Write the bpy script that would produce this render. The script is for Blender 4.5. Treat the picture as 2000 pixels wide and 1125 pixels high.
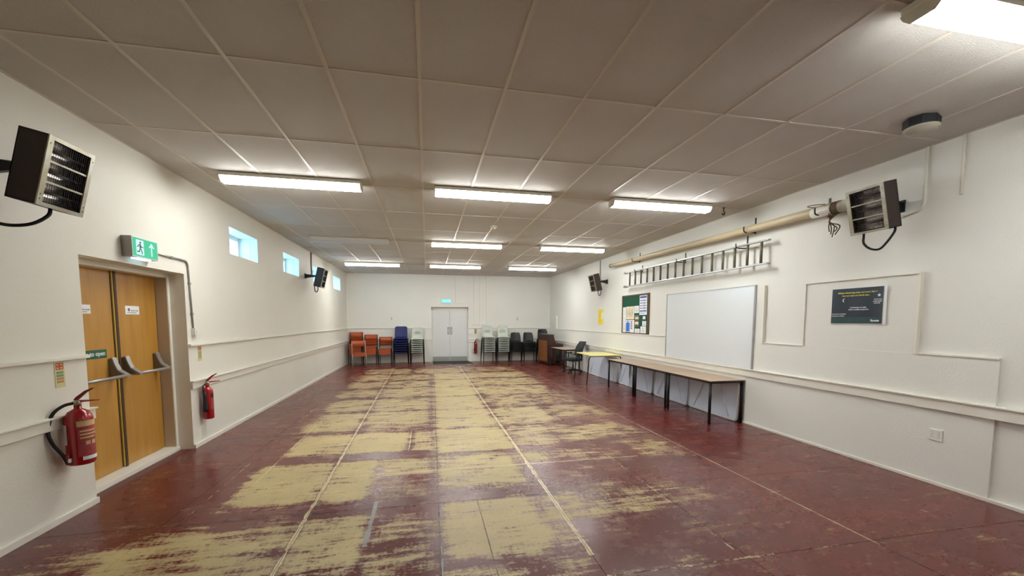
import bpy, bmesh, math, random
import numpy as np
from mathutils import Vector, Matrix
for o in list(bpy.data.objects): bpy.data.objects.remove(o)
scn = bpy.context.scene
COL = scn.collection
random.seed(7)
PI = math.pi

# ------------------------------------------------------------ room figures (metres)
XL, XR, YF, YB, ZC = -2.77, 4.717, 15.374, -2.6, 3.207
CAMZ = 1.551

# ------------------------------------------------------------ camera
cd = bpy.data.cameras.new('camera'); cam = bpy.data.objects.new('camera', cd); COL.objects.link(cam)
cd.sensor_width = 36.0; cd.lens = 796.7 / 2000 * 36.0
cd.shift_x = (1000 - 998.84) / 2000.0
cd.shift_y = (685.94 - 562.5) / 2000.0
cd.clip_start = 0.05
yaw, pitch, roll = math.radians(11.7005), -0.0758836, 0.00134485
F = Vector((math.sin(yaw)*math.cos(pitch), math.cos(yaw)*math.cos(pitch), math.sin(pitch)))
R0 = Vector((math.cos(yaw), -math.sin(yaw), 0)); U0 = R0.cross(F)
Rr = R0*math.cos(roll) + U0*math.sin(roll); Ur = -R0*math.sin(roll) + U0*math.cos(roll)
M = Matrix((Rr, Ur, -F)).transposed().to_4x4(); M.translation = Vector((0, 0, CAMZ))
cam.matrix_world = M
scn.camera = cam

# ------------------------------------------------------------ world, view, light levels
scn.view_settings.view_transform = 'Standard'; scn.view_settings.look = 'None'
scn.view_settings.exposure = 0.28; scn.view_settings.gamma = 1.0
scn.view_settings.use_curve_mapping = False
SKY = (0.24, 0.62, 1.0); SKY_STRENGTH = 12.0
TUBE = (0.99, 1.0, 0.97); TUBE_STRENGTH = 42.0
w = bpy.data.worlds.new('overcast_sky'); scn.world = w; w.use_nodes = True
bg = w.node_tree.nodes['Background']; bg.inputs[0].default_value = (*SKY, 1); bg.inputs[1].default_value = SKY_STRENGTH
try:
    scn.cycles.use_denoising = True
    scn.cycles.max_bounces = 10; scn.cycles.diffuse_bounces = 7
    scn.cycles.sample_clamp_indirect = 12.0
except Exception: pass
WINDOWS = [(6.68, 7.70), (8.95, 9.97), (11.10, 12.12), (13.35, 14.40)]
WZ0, WZ1 = 2.50, 2.90
for (a, b) in WINDOWS:
    ld = bpy.data.lights.new('window_portal', 'AREA'); ld.shape = 'RECTANGLE'; ld.size = WZ1-WZ0; ld.size_y = b-a
    ld.cycles.is_portal = True
    lo = bpy.data.objects.new('window_portal', ld); COL.objects.link(lo)
    lo.location = (XL-0.335, (a+b)/2, (WZ0+WZ1)/2); lo.rotation_euler = (0, -PI/2, 0)

# ------------------------------------------------------------ materials
def nodes(m):
    m.use_nodes = True; nt = m.node_tree; b = nt.nodes.get('Principled BSDF'); return nt, b
def N(nt, t, **kw):
    n = nt.nodes.new(t)
    for k, v in kw.items():
        if hasattr(n, k): setattr(n, k, v)
        else: n.inputs[k].default_value = v
    return n
def lin(c):
    return tuple((x/12.92 if x <= .04045 else ((x+.055)/1.055)**2.4) for x in [v/255 for v in c])
def mat(name, rgb, rough=0.5, metal=0.0, var=0.0, vscale=6.0, stretch=(1, 1, 1), bump=0.0, bscale=40.0, rgb2=None, coat=0.0, emit=0.0):
    """rgb are sRGB bytes of the thing's own colour; var mixes towards rgb2 by noise"""
    m = bpy.data.materials.new(name); nt, b = nodes(m)
    b.inputs['Base Color'].default_value = (*lin(rgb), 1); b.inputs['Roughness'].default_value = rough
    b.inputs['Metallic'].default_value = metal
    if coat: b.inputs['Coat Weight'].default_value = coat; b.inputs['Coat Roughness'].default_value = 0.15
    tc = N(nt, 'ShaderNodeTexCoord')
    if var or bump:
        mp = N(nt, 'ShaderNodeMapping'); mp.inputs['Scale'].default_value = stretch
        nt.links.new(tc.outputs['Object'], mp.inputs[0])
    if var:
        no = N(nt, 'ShaderNodeTexNoise'); no.inputs['Scale'].default_value = vscale; no.inputs['Detail'].default_value = 6
        nt.links.new(mp.outputs[0], no.inputs['Vector'])
        mr = N(nt, 'ShaderNodeMapRange'); mr.inputs[1].default_value = .3; mr.inputs[2].default_value = .7
        mr.inputs[3].default_value = 0; mr.inputs[4].default_value = var
        nt.links.new(no.outputs[0], mr.inputs[0])
        mx = N(nt, 'ShaderNodeMix', data_type='RGBA')
        mx.inputs[6].default_value = (*lin(rgb), 1); mx.inputs[7].default_value = (*lin(rgb2 or tuple(c*.6 for c in rgb)), 1)
        nt.links.new(mr.outputs[0], mx.inputs[0]); nt.links.new(mx.outputs[2], b.inputs['Base Color'])
    if bump:
        n2 = N(nt, 'ShaderNodeTexNoise'); n2.inputs['Scale'].default_value = bscale; n2.inputs['Detail'].default_value = 4
        nt.links.new(mp.outputs[0], n2.inputs['Vector'])
        bp = N(nt, 'ShaderNodeBump'); bp.inputs['Strength'].default_value = bump; bp.inputs['Distance'].default_value = .01
        nt.links.new(n2.outputs[0], bp.inputs['Height']); nt.links.new(bp.outputs[0], b.inputs['Normal'])
    if emit:
        b.inputs['Emission Color'].default_value = (*lin(rgb), 1); b.inputs['Emission Strength'].default_value = emit
    return m
def emis(name, col, strength, base=.8):
    m = bpy.data.materials.new(name); nt, b = nodes(m)
    b.inputs['Base Color'].default_value = (*[c*base for c in col], 1); b.inputs['Roughness'].default_value = .4
    b.inputs['Emission Color'].default_value = (*col, 1); b.inputs['Emission Strength'].default_value = strength
    return m

MT = {}
MT['wall'] = mat('wall_paint', (229, 227, 217), .55, var=.35, vscale=1.3, rgb2=(220, 216, 203), bump=.14, bscale=55)
MT['wall_white'] = mat('white_wall_paint', (231, 231, 225), .55, var=.35, vscale=1.3, rgb2=(222, 221, 212), bump=.14, bscale=55)
MT['trim'] = mat('trim_gloss_paint', (233, 231, 221), .35, var=.3, vscale=5, rgb2=(222, 217, 200), bump=.1, bscale=30)
MT['tile'] = mat('ceiling_tile', (202, 199, 194), .9, var=.5, vscale=1.5, rgb2=(190, 185, 178), bump=.5, bscale=160)
MT['tee'] = mat('ceiling_grid_metal', (205, 198, 186), .35)
MT['housing'] = mat('lamp_housing', (215, 210, 192), .45)
MT['lit'] = emis('lit_diffuser', TUBE, TUBE_STRENGTH)
MT['lit_side'] = emis('lit_diffuser_side', TUBE, TUBE_STRENGTH*.36)
MT['unlit'] = mat('unlit_diffuser', (205, 206, 208), .35)
MT['white'] = mat('white_plastic', (228, 228, 222), .35)
MT['white_door'] = mat('white_door_paint', (226, 228, 228), .3, var=.2, vscale=3, rgb2=(212, 214, 212))
MT['black'] = mat('black_plastic', (22, 22, 26), .4)
MT['rubber'] = mat('black_rubber', (14, 15, 20), .6)
MT['brown_case'] = mat('brown_enamel', (52, 38, 34), .45, var=.4, vscale=9)
MT['chrome'] = mat('polished_reflector', (215, 212, 210), .28, 1.0, var=.5, vscale=8, rgb2=(120, 108, 98))
MT['steel'] = mat('stained_steel', (190, 190, 180), .3, .85, var=.55, vscale=10, rgb2=(150, 130, 80))
MT['element'] = mat('heater_element', (70, 62, 58), .35, .5)
MT['grey_metal'] = mat('grey_metal', (150, 146, 140), .4, .6)
MT['alu'] = mat('aluminium', (186, 188, 190), .35, .9, var=.3, vscale=14, rgb2=(140, 140, 135))
MT['rung'] = mat('worn_rung', (126, 122, 106), .55, .5, var=.6, vscale=18, rgb2=(92, 88, 74))
MT['oak'] = mat('oak_veneer', (190, 142, 62), .42, var=.7, vscale=2.2, stretch=(6, 6, .7), rgb2=(166, 114, 42), coat=.15)
MT['gap'] = mat('dark_rebate', (66, 48, 38), .6)
MT['brass_lip'] = mat('yellow_edge', (176, 140, 40), .5)
MT['beige'] = mat('shaded_jamb_beige', (196, 180, 158), .5)  # shade on the recessed jamb side of the white frame, put into the colour
MT['silver'] = mat('silver_paint', (168, 166, 164), .38, .55)
MT['bracket_side'] = mat('bracket_side', (112, 104, 90), .5, .3)
MT['red'] = mat('red_enamel', (168, 16, 26), .22, coat=.5)
MT['darkred'] = mat('dark_red', (120, 16, 24), .35)
MT['label_red'] = mat('label_red', (150, 50, 56), .4, var=.5, vscale=60, rgb2=(190, 90, 96))
MT['label_tan'] = mat('label_tan', (206, 178, 128), .5)
MT['paper'] = mat('white_paper', (236, 238, 240), .7)
MT['ink'] = mat('dark_ink', (40, 40, 46), .7)
MT['ink_grey'] = mat('grey_ink', (120, 120, 128), .7)
MT['green'] = mat('sign_green', (20, 92, 66), .5)
MT['felt'] = mat('green_felt', (22, 78, 58), .95, bump=.3, bscale=300)
MT['wood_frame'] = mat('brown_wood_frame', (104, 72, 54), .5)
MT['orange'] = mat('orange_plywood', (178, 82, 40), .4, var=.4, vscale=8, rgb2=(160, 66, 30), coat=.2)
MT['tube_grey'] = mat('grey_tube', (176, 172, 160), .4, .3)
MT['tube_black'] = mat('black_tube', (26, 24, 24), .4, .3)
MT['blue'] = mat('blue_polyprop', (6, 26, 100), .5)
MT['greyshell'] = mat('pale_grey_polyprop', (196, 202, 190), .45)
MT['blackshell'] = mat('black_polyprop', (16, 18, 26), .45)
MT['laminate'] = mat('brown_laminate', (178, 154, 132), .38, var=.3, vscale=10, rgb2=(160, 136, 114))
MT['edge_dark'] = mat('dark_edge', (62, 46, 38), .5)
MT['yellow_lam'] = mat('yellow_laminate', (234, 226, 146), .35)
MT['mahog'] = mat('mahogany', (62, 31, 22), .35, var=.6, vscale=3, stretch=(8, 8, 1), rgb2=(42, 21, 16), coat=.15)
MT['cloth'] = mat('gold_brown_cloth', (166, 100, 42), .8, var=.9, vscale=10, stretch=(1, 9, .8), rgb2=(66, 34, 18))
MT['mat'] = mat('door_mat', (58, 62, 57), .95, bump=.6, bscale=200)
MT['plate'] = mat('kick_plate', (168, 174, 168), .4, .4)
MT['board'] = mat('whiteboard_enamel', (226, 231, 234), .16, coat=.3)
MT['pole'] = mat('varnished_pole', (208, 196, 164), .38, var=.5, vscale=5, stretch=(3, .4, 3), rgb2=(184, 162, 124))
MT['rope'] = mat('old_rope', (112, 94, 76), .9)
MT['navy'] = mat('navy_print', (28, 34, 52), .3, var=.5, vscale=3, rgb2=(22, 48, 54), coat=.3)
MT['teal'] = mat('teal_print', (44, 78, 78), .4, var=.6, vscale=6, rgb2=(24, 44, 50))
MT['ytext'] = mat('yellow_print', (222, 206, 80), .5)
MT['wtext'] = mat('white_print', (232, 236, 240), .5)
MT['yellow'] = mat('yellow_paper', (236, 212, 20), .6)
MT['cream'] = mat('cream_paper', (226, 216, 190), .7)
MT['bluep'] = mat('blue_print', (36, 110, 214), .6)
MT['indigo'] = mat('indigo_print', (76, 92, 170), .6)
MT['photo'] = mat('photo_print', (120, 100, 96), .5, var=1, vscale=30, rgb2=(40, 40, 40))
MT['plastic_leaf'] = mat('folding_table_plastic', (210, 218, 234), .32, bump=.15, bscale=25)
MT['glassball'] = mat('frosted_prism', (172, 168, 154), .2)
MT['signgreen'] = emis('lit_sign_green', lin((10, 168, 124)), .95, .2)
MT['signpale'] = emis('lit_sign_pale', lin((196, 240, 244)), .75, .25)
MT['farsign'] = emis('lit_sign_cyan', lin((110, 215, 220)), 1.0, .2)
MT['strip'] = emis('lit_strip', lin((200, 235, 255)), 1.6)
MT['extsign'] = mat('photoluminescent_sign', (206, 200, 150), .5)
MT['extgreen'] = mat('sign_band_green', (120, 150, 110), .5)
MT['extred'] = mat('sign_band_red', (196, 58, 36), .5)
MT['extbrown'] = mat('sign_band_brown', (184, 140, 84), .5)
def glass_pane():
    m = bpy.data.materials.new('window_glass'); nt, b = nodes(m); nt.nodes.remove(b)
    out = nt.nodes['Material Output']; t = N(nt, 'ShaderNodeBsdfTransparent'); g = N(nt, 'ShaderNodeBsdfGlossy')
    g.inputs['Roughness'].default_value = .03
    mx = N(nt, 'ShaderNodeMixShader'); mx.inputs[0].default_value = .07; nt.links.new(t.outputs[0], mx.inputs[1]); nt.links.new(g.outputs[0], mx.inputs[2])
    nt.links.new(mx.outputs[0], out.inputs[0]); return m
MT['glass'] = glass_pane()

def floor_material():
    m = bpy.data.materials.new('worn_red_floor_paint'); nt, b = nodes(m); L = nt.links.new
    geo = N(nt, 'ShaderNodeNewGeometry'); sep = N(nt, 'ShaderNodeSeparateXYZ'); L(geo.outputs['Position'], sep.inputs[0])
    X, Y = sep.outputs[0], sep.outputs[1]
    def mth(op, a, b_=None, c=None, clamp=False):
        n = nt.nodes.new('ShaderNodeMath'); n.operation = op; n.use_clamp = clamp
        for i, v in enumerate((a, b_, c)):
            if v is None: continue
            if isinstance(v, (int, float)): n.inputs[i].default_value = v
            else: L(v, n.inputs[i])
        return n.outputs[0]
    def noise(sx, sy, detail=6, rough=.6, off=0):
        mp = N(nt, 'ShaderNodeMapping'); mp.inputs['Scale'].default_value = (sx, sy, 1); mp.inputs['Location'].default_value = (off, off*.7, 0)
        L(geo.outputs['Position'], mp.inputs[0])
        no = N(nt, 'ShaderNodeTexNoise'); no.inputs['Scale'].default_value = 1; no.inputs['Detail'].default_value = detail; no.inputs['Roughness'].default_value = rough
        L(mp.outputs[0], no.inputs['Vector']); return no.outputs[0]
    def step(v, lo, hi):
        n = N(nt, 'ShaderNodeMapRange'); n.interpolation_type = 'SMOOTHSTEP'
        n.inputs[1].default_value = lo; n.inputs[2].default_value = hi; L(v, n.inputs[0]); return n.outputs[0]
    at = N(nt, 'ShaderNodeAttribute'); at.attribute_name = 'wear'; wear = at.outputs['Fac']
    nx = noise(2.2, 16, 8, .68)            # streaks across the room
    nf = noise(38, 52, 6, .7, 3)           # fine speckle
    ny = noise(30, 4, 6, .7, 9)            # scuffs along the room
    nb = noise(3.2, 4.5, 7, .65, 17)
    s = mth('ADD', mth('MULTIPLY', mth('SUBTRACT', nx, .5), 2.5), mth('MULTIPLY', mth('SUBTRACT', nf, .5), 1.5))
    s = mth('ADD', s, mth('MULTIPLY', mth('SUBTRACT', ny, .5), .8))
    s = mth('ADD', s, mth('MULTIPLY', mth('SUBTRACT', nb, .5), 1.7))
    v = mth('ADD', wear, s)
    mask = step(v, .24, .72)
    # lines: (axis, position, slope, half width, from, to, kind)
    def line(axis, pos, slope, hw, a, b2, wob=.008, broken=0.0, off=0):
        u, t = (X, Y) if axis == 'x' else (Y, X)
        d = mth('SUBTRACT', u, pos)
        if slope: d = mth('SUBTRACT', d, mth('MULTIPLY', t, slope))
        wn = noise(9, 9, 5, .7, 5+off)
        d = mth('ADD', d, mth('MULTIPLY', mth('SUBTRACT', wn, .5), wob*2.2))
        d = mth('ABSOLUTE', d)
        wn2 = noise(7, 7, 5, .75, 31+off)
        hwv = mth('MULTIPLY', mth('ADD', mth('MULTIPLY', mth('SUBTRACT', wn2, .5), 2.2+broken*1.6), 1.0-.33*broken), hw)
        r = mth('LESS_THAN', d, hwv)
        r = mth('MULTIPLY', r, mth('GREATER_THAN', t, a)); r = mth('MULTIPLY', r, mth('LESS_THAN', t, b2))
        return r
    def union(ls):
        r = ls[0]
        for q in ls[1:]: r = mth('MAXIMUM', r, q)
        return r
    filler = union([line('x', -.917, -.0105, .013, 1.5, 13.6, .016, .3), line('x', 1.052, 0, .018, 2.43, 13.8, .010, .4, 2),
                    line('x', 3.062, 0, .006, 2.15, 14.2, .003, .3, 4), line('y', 4.19, 0, .009, -.9, 2.35, .006, .5, 6),
                    line('y', 2.20, 0, .012, .9, 2.9, .010, 3.0, 8), line('x', -1.80, -.02, .007, 3.6, 12.5, .004, 3.0, 10),
                    line('x', 2.02, 0, .006, 2.3, 10, .004, 2.6, 12), line('x', -1.62, 0, .006, 4.2, 6.4, .004, 1.0, 14),
                    line('x', 3.62, 0, .004, 5.2, 12.5, .003, 3.2, 16), line('y', 8.28, 0, .006, 1.1, 3.0, .004, 1.0, 18),
                    line('x', -.23, 0, .007, 4.9, 5.85, .003, 1, 20), line('x', 1.45, 0, .005, 5.3, 9.5, .004, 3.0, 22)])
    tape = union([line('x', -.442, 0, .017, 2.83, 3.56, .002, .2, 24), line('x', .075, 0, .010, 2.0, 2.75, .004, 1.8, 26)])
    dark = union([line('x', .035, .0125, .006, 2.1, 12.5, .003, 1.6, 28), line('x', .405, 0, .005, 2.2, 3.42, .004, .8, 30),
                  line('y', 3.40, 0, .006, -1.9, 1.1, .006, 1, 32), line('y', 4.66, 0, .004, -1.9, 1.9, .004, 1, 34),
                  line('y', 5.82, 0, .006, -1.9, 1.9, .006, 1.2, 36), line('y', 7.08, 0, .008, -1.9, 2.4, .008, 1.2, 38),
                  line('y', 8.32, 0, .010, -1.9, 1.1, .01, 1.2, 40), line('y', 10.7, 0, .014, -1.9, 2.0, .012, 1.2, 42),
                  line('y', 5.25, 0, .003, -1, 2.0, .006, 1.2, 44)])
    ring = union([line('x', -.917, -.0105, .027, 1.5, 13.6, .014, .5), line('x', 1.052, 0, .027, 2.43, 13.8, .012, .4, 2)])
    fleck = mth('GREATER_THAN', noise(16, 16, 2, .5, 50), .79)
    def mix(f, a, c):
        n = N(nt, 'ShaderNodeMix', data_type='RGBA'); L(f, n.inputs[0])
        for i, v_ in ((6, a), (7, c)):
            if isinstance(v_, tuple): n.inputs[i].default_value = (*lin(v_), 1)
            else: L(v_, n.inputs[i])
        return n.outputs[2]
    big = noise(.9, 1.3, 4, .55, 70)
    redc = mix(step(big, .25, .75), (104, 40, 34), (88, 38, 35))
    redc = mix(mth('MULTIPLY', step(noise(40, 40, 5, .7, 80), .45, .9), .5), redc, (136, 66, 54))
    pale = mix(step(noise(1.6, 2.4, 6, .6, 90), .3, .7), (196, 178, 128), (176, 160, 116))
    pale = mix(step(nf, .50, .72), pale, (160, 132, 92))
    col = mix(mask, redc, pale)
    dring = mth('MULTIPLY', ring, .5)
    col = mix(dring, col, (96, 72, 52))
    col = mix(dark, col, (72, 44, 36))
    col = mix(filler, col, (214, 198, 160))
    col = mix(tape, col, (150, 148, 146))
    col = mix(mth('MULTIPLY', fleck, .8), col, (205, 175, 150))
    L(col, b.inputs['Base Color'])
    rr = N(nt, 'ShaderNodeMapRange'); L(mask, rr.inputs[0]); rr.inputs[3].default_value = .27; rr.inputs[4].default_value = .46
    rn = mth('ADD', rr.outputs[0], mth('MULTIPLY', mth('SUBTRACT', nb, .5), .25)); L(rn, b.inputs['Roughness'])
    b.inputs['Specular IOR Level'].default_value = .45
    bp = N(nt, 'ShaderNodeBump'); bp.inputs['Strength'].default_value = .10; bp.inputs['Distance'].default_value = .003
    h = mth('ADD', mth('MULTIPLY', mask, -.5), mth('MULTIPLY', nb, .8)); h = mth('ADD', h, mth('MULTIPLY', filler, .6)); L(h, bp.inputs['Height']); L(bp.outputs[0], b.inputs['Normal'])
    return m
MT['floor'] = floor_material()

# ------------------------------------------------------------ mesh helpers
class MB:
    def __init__(s): s.v = []; s.f = []; s.sm = []
    def add(s, vs, fs, smooth=False):
        o = len(s.v); s.v += [tuple(v) for v in vs]; s.f += [tuple(i+o for i in f) for f in fs]; s.sm += [smooth]*len(fs); return s
    def box(s, a, b, M=None):
        x0, y0, z0 = [min(a[i], b[i]) for i in range(3)]; x1, y1, z1 = [max(a[i], b[i]) for i in range(3)]
        vs = [Vector(p) for p in ((x0,y0,z0),(x1,y0,z0),(x1,y1,z0),(x0,y1,z0),(x0,y0,z1),(x1,y0,z1),(x1,y1,z1),(x0,y1,z1))]
        if M is not None: vs = [M @ v for v in vs]
        return s.add(vs, [(0,3,2,1),(4,5,6,7),(0,1,5,4),(1,2,6,5),(2,3,7,6),(3,0,4,7)])
    def rbox(s, a, b, r=.01, axis='z', M=None, seg=3):
        """box with rounded vertical (axis) edges"""
        ax = 'xyz'.index(axis); i, j = [k for k in range(3) if k != ax]
        lo = [min(a[k], b[k]) for k in range(3)]; hi = [max(a[k], b[k]) for k in range(3)]
        pts = []
        for cx_, cy_, a0 in ((hi[i]-r, hi[j]-r, 0), (lo[i]+r, hi[j]-r, 90), (lo[i]+r, lo[j]+r, 180), (hi[i]-r, lo[j]+r, 270)):
            for k in range(seg+1):
                t = math.radians(a0 + 90*k/seg); pts.append((cx_+r*math.cos(t), cy_+r*math.sin(t)))
        return s.prism(pts, axis, lo[ax], hi[ax], M)
    def prism(s, pts, axis, lo, hi, M=None):
        ax = 'xyz'.index(axis); i, j = [k for k in range(3) if k != ax]; n = len(pts); vs = []
        for h in (lo, hi):
            for p in pts:
                q = [0, 0, 0]; q[i] = p[0]; q[j] = p[1]; q[ax] = h; vs.append(Vector(q))
        if M is not None: vs = [M @ v for v in vs]
        fs = [tuple(range(n))[::-1], tuple(range(n, 2*n))] + [(k, (k+1) % n, n+(k+1) % n, n+k) for k in range(n)]
        return s.add(vs, fs)
    def tube(s, path, r, n=8, M=None, caps=True, r2=None):
        P = [Vector(p) for p in path]; rings = []
        up = None
        for k, p in enumerate(P):
            d = (P[min(k+1, len(P)-1)] - P[max(k-1, 0)]).normalized()
            if up is None:
                up = Vector((0, 0, 1)) if abs(d.z) < .9 else Vector((1, 0, 0))
            a = (up - d*up.dot(d)).normalized(); c = d.cross(a); up = a
            rr = r if r2 is None else r + (r2-r)*k/(len(P)-1)
            sc = 1.0
            if 0 < k < len(P)-1:
                c2 = (P[k]-P[k-1]).normalized().dot((P[k+1]-P[k]).normalized()); sc = 1/max(.6, math.sqrt(max(.01, (1+c2)/2)))
            rings.append([p + (a*math.cos(2*PI*i/n) + c*math.sin(2*PI*i/n))*rr*(sc if sc < 1.2 else 1.1) for i in range(n)])
        vs = [q for rg in rings for q in rg]
        if M is not None: vs = [M @ v for v in vs]
        fs = []
        for k in range(len(P)-1):
            for i in range(n):
                fs.append((k*n+i, k*n+(i+1) % n, (k+1)*n+(i+1) % n, (k+1)*n+i))
        s.add(vs, fs, True)
        if caps: 
            o = len(s.v)-len(vs); s.f += [tuple(o+i for i in range(n))[::-1], tuple(o+(len(P)-1)*n+i for i in range(n))]; s.sm += [False, False]
        return s
    def lathe(s, prof, n=20, M=None, cap=True):
        vs = [Vector((r*math.cos(2*PI*i/n), r*math.sin(2*PI*i/n), z)) for r, z in prof for i in range(n)]
        if M is not None: vs = [M @ v for v in vs]
        fs = [(k*n+i, k*n+(i+1) % n, (k+1)*n+(i+1) % n, (k+1)*n+i) for k in range(len(prof)-1) for i in range(n)]
        s.add(vs, fs, True)
        if cap:
            o = len(s.v)-len(vs); s.f += [tuple(o+i for i in range(n))[::-1], tuple(o+(len(prof)-1)*n+i for i in range(n))]; s.sm += [False, False]
        return s
    def poly(s, pts):
        return s.add(pts, [tuple(range(len(pts)))])
    def build(s, name, m, parent=None, bevel=0.0):
        me = bpy.data.meshes.new(name); me.from_pydata(s.v, [], s.f); me.update()
        me.polygons.foreach_set('use_smooth', s.sm)
        bm = bmesh.new(); bm.from_mesh(me)
        bmesh.ops.recalc_face_normals(bm, faces=bm.faces)
        if bevel:
            es = [e for e in bm.edges if len(e.link_faces) == 2 and e.calc_face_angle(0) > .6]
            bmesh.ops.bevel(bm, geom=es, offset=bevel, segments=2, affect='EDGES', profile=.6)
        bm.to_mesh(me); bm.free()
        me.materials.append(MT[m] if isinstance(m, str) else m)
        o = bpy.data.objects.new(name, me); COL.objects.link(o)
        if parent is not None: o.parent = parent
        return o
def arc(c, r, a0, a1, n, plane='xz'):
    out = []
    for k in range(n+1):
        t = math.radians(a0+(a1-a0)*k/n); q = [c[0], c[1], c[2]]
        q['xyz'.index(plane[0])] += r*math.cos(t); q['xyz'.index(plane[1])] += r*math.sin(t); out.append(tuple(q))
    return out
def smooth_path(pts, n=6):
    P = [Vector(p) for p in pts]; out = []
    for k in range(len(P)-1):
        p0, p1, p2, p3 = P[max(k-1, 0)], P[k], P[k+1], P[min(k+2, len(P)-1)]
        for i in range(n):
            t = i/n; out.append(.5*((2*p1)+(p2-p0)*t+(2*p0-5*p1+4*p2-p3)*t*t+(-p0+3*p1-3*p2+p3)*t**3))
    out.append(P[-1]); return out
def empty(name, loc=(0, 0, 0), rz=0.0, parent=None):
    o = bpy.data.objects.new(name, None); COL.objects.link(o); o.location = loc; o.rotation_euler = (0, 0, rz)
    o.empty_display_size = .1
    if parent is not None: o.parent = parent
    return o
def tag(o, label, cat, group=None):
    o['label'] = label; o['category'] = cat
    if group: o['group'] = group
    return o
def struct(o): o['kind'] = 'structure'; return o
def lab(o, label): o['label'] = label; return o
def kids(o): return [c for c in bpy.data.objects if c.parent == o]
def copy_tree(o, parent=None, cache={}):
    c = o.copy(); COL.objects.link(c); c.parent = parent
    for ch in TREE.get(o.name, []): copy_tree(ch, c)
    return c
TREE = {}
def index_tree(root):
    k = kids(root); TREE[root.name] = k
    for c in k: index_tree(c)
def text(body, size, m, parent, M, name='lettering', bold=0.0, align='LEFT', ext=.0006):
    cu = bpy.data.curves.new('t', 'FONT'); cu.body = body; cu.size = size; cu.align_x = align; cu.extrude = ext; cu.offset = bold
    cu.resolution_u = 2
    to = bpy.data.objects.new('t', cu); COL.objects.link(to)
    bpy.context.view_layer.update()
    me = bpy.data.meshes.new_from_object(to.evaluated_get(bpy.context.evaluated_depsgraph_get()))
    bpy.data.objects.remove(to)
    me.transform(M); me.materials.clear(); me.materials.append(MT[m]); me.name = name
    o = bpy.data.objects.new(name, me); COL.objects.link(o); o.parent = parent
    return o
def frameM(origin, xdir, ydir):
    """text/print plane: x to xdir, y to ydir"""
    x = Vector(xdir).normalized(); y = Vector(ydir).normalized(); z = x.cross(y)
    m = Matrix((x, y, z)).transposed().to_4x4(); m.translation = Vector(origin); return m

# wall slab with rectangular holes; axis 'x' -> wall lies in the y,z plane
def wall(name, axis, c0, c1, u0, u1, z0, z1, holes, m='wall'):
    us = sorted({u0, u1, *[h[0] for h in holes], *[h[1] for h in holes]}); zs = sorted({z0, z1, *[h[2] for h in holes], *[h[3] for h in holes]})
    mb = MB()
    for i in range(len(us)-1):
        for j in range(len(zs)-1):
            a, b, c, d = us[i], us[i+1], zs[j], zs[j+1]; mu, mz = (a+b)/2, (c+d)/2
            if any(h[0] < mu < h[1] and h[2] < mz < h[3] for h in holes): continue
            if axis == 'x': mb.box((c0, a, c), (c1, b, d))
            else: mb.box((a, c0, c), (b, c1, d))
    o = mb.build(name, m)
    bm = bmesh.new(); bm.from_mesh(o.data)
    bmesh.ops.remove_doubles(bm, verts=bm.verts, dist=1e-5)
    seen = {}
    for f in bm.faces: seen.setdefault(tuple(sorted(v.index for v in f.verts)), []).append(f)
    dead = [f for fs in seen.values() if len(fs) > 1 for f in fs]
    bmesh.ops.delete(bm, geom=dead, context='FACES_ONLY'); bmesh.ops.recalc_face_normals(bm, faces=bm.faces)
    bm.to_mesh(o.data); bm.free()
    return struct(o)

# ============================================================ ROOM SHELL
TH = .33
DY0, DY1, DZ = 4.012, 5.492, 2.083
wall_left = wall('wall_left', 'x', XL-TH, XL, YB-.3, YF+.33, -.06, ZC+.12, [(DY0, DY1, -.06, DZ)]+[(a, b, WZ0, WZ1) for a, b in WINDOWS])
wall_right = wall('wall_right', 'x', XR, XR+.3, YB-.3, YF+.33, -.06, ZC+.12, [], 'wall_white')
wall_far = wall('wall_far', 'y', YF, YF+.3, XL, XR, -.06, ZC+.12, [(.165, 1.53, -.06, 2.03)], 'wall_white')
wall_back = wall('wall_back', 'y', YB-.3, YB, XL, XR, -.06, ZC+.12, [])

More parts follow.
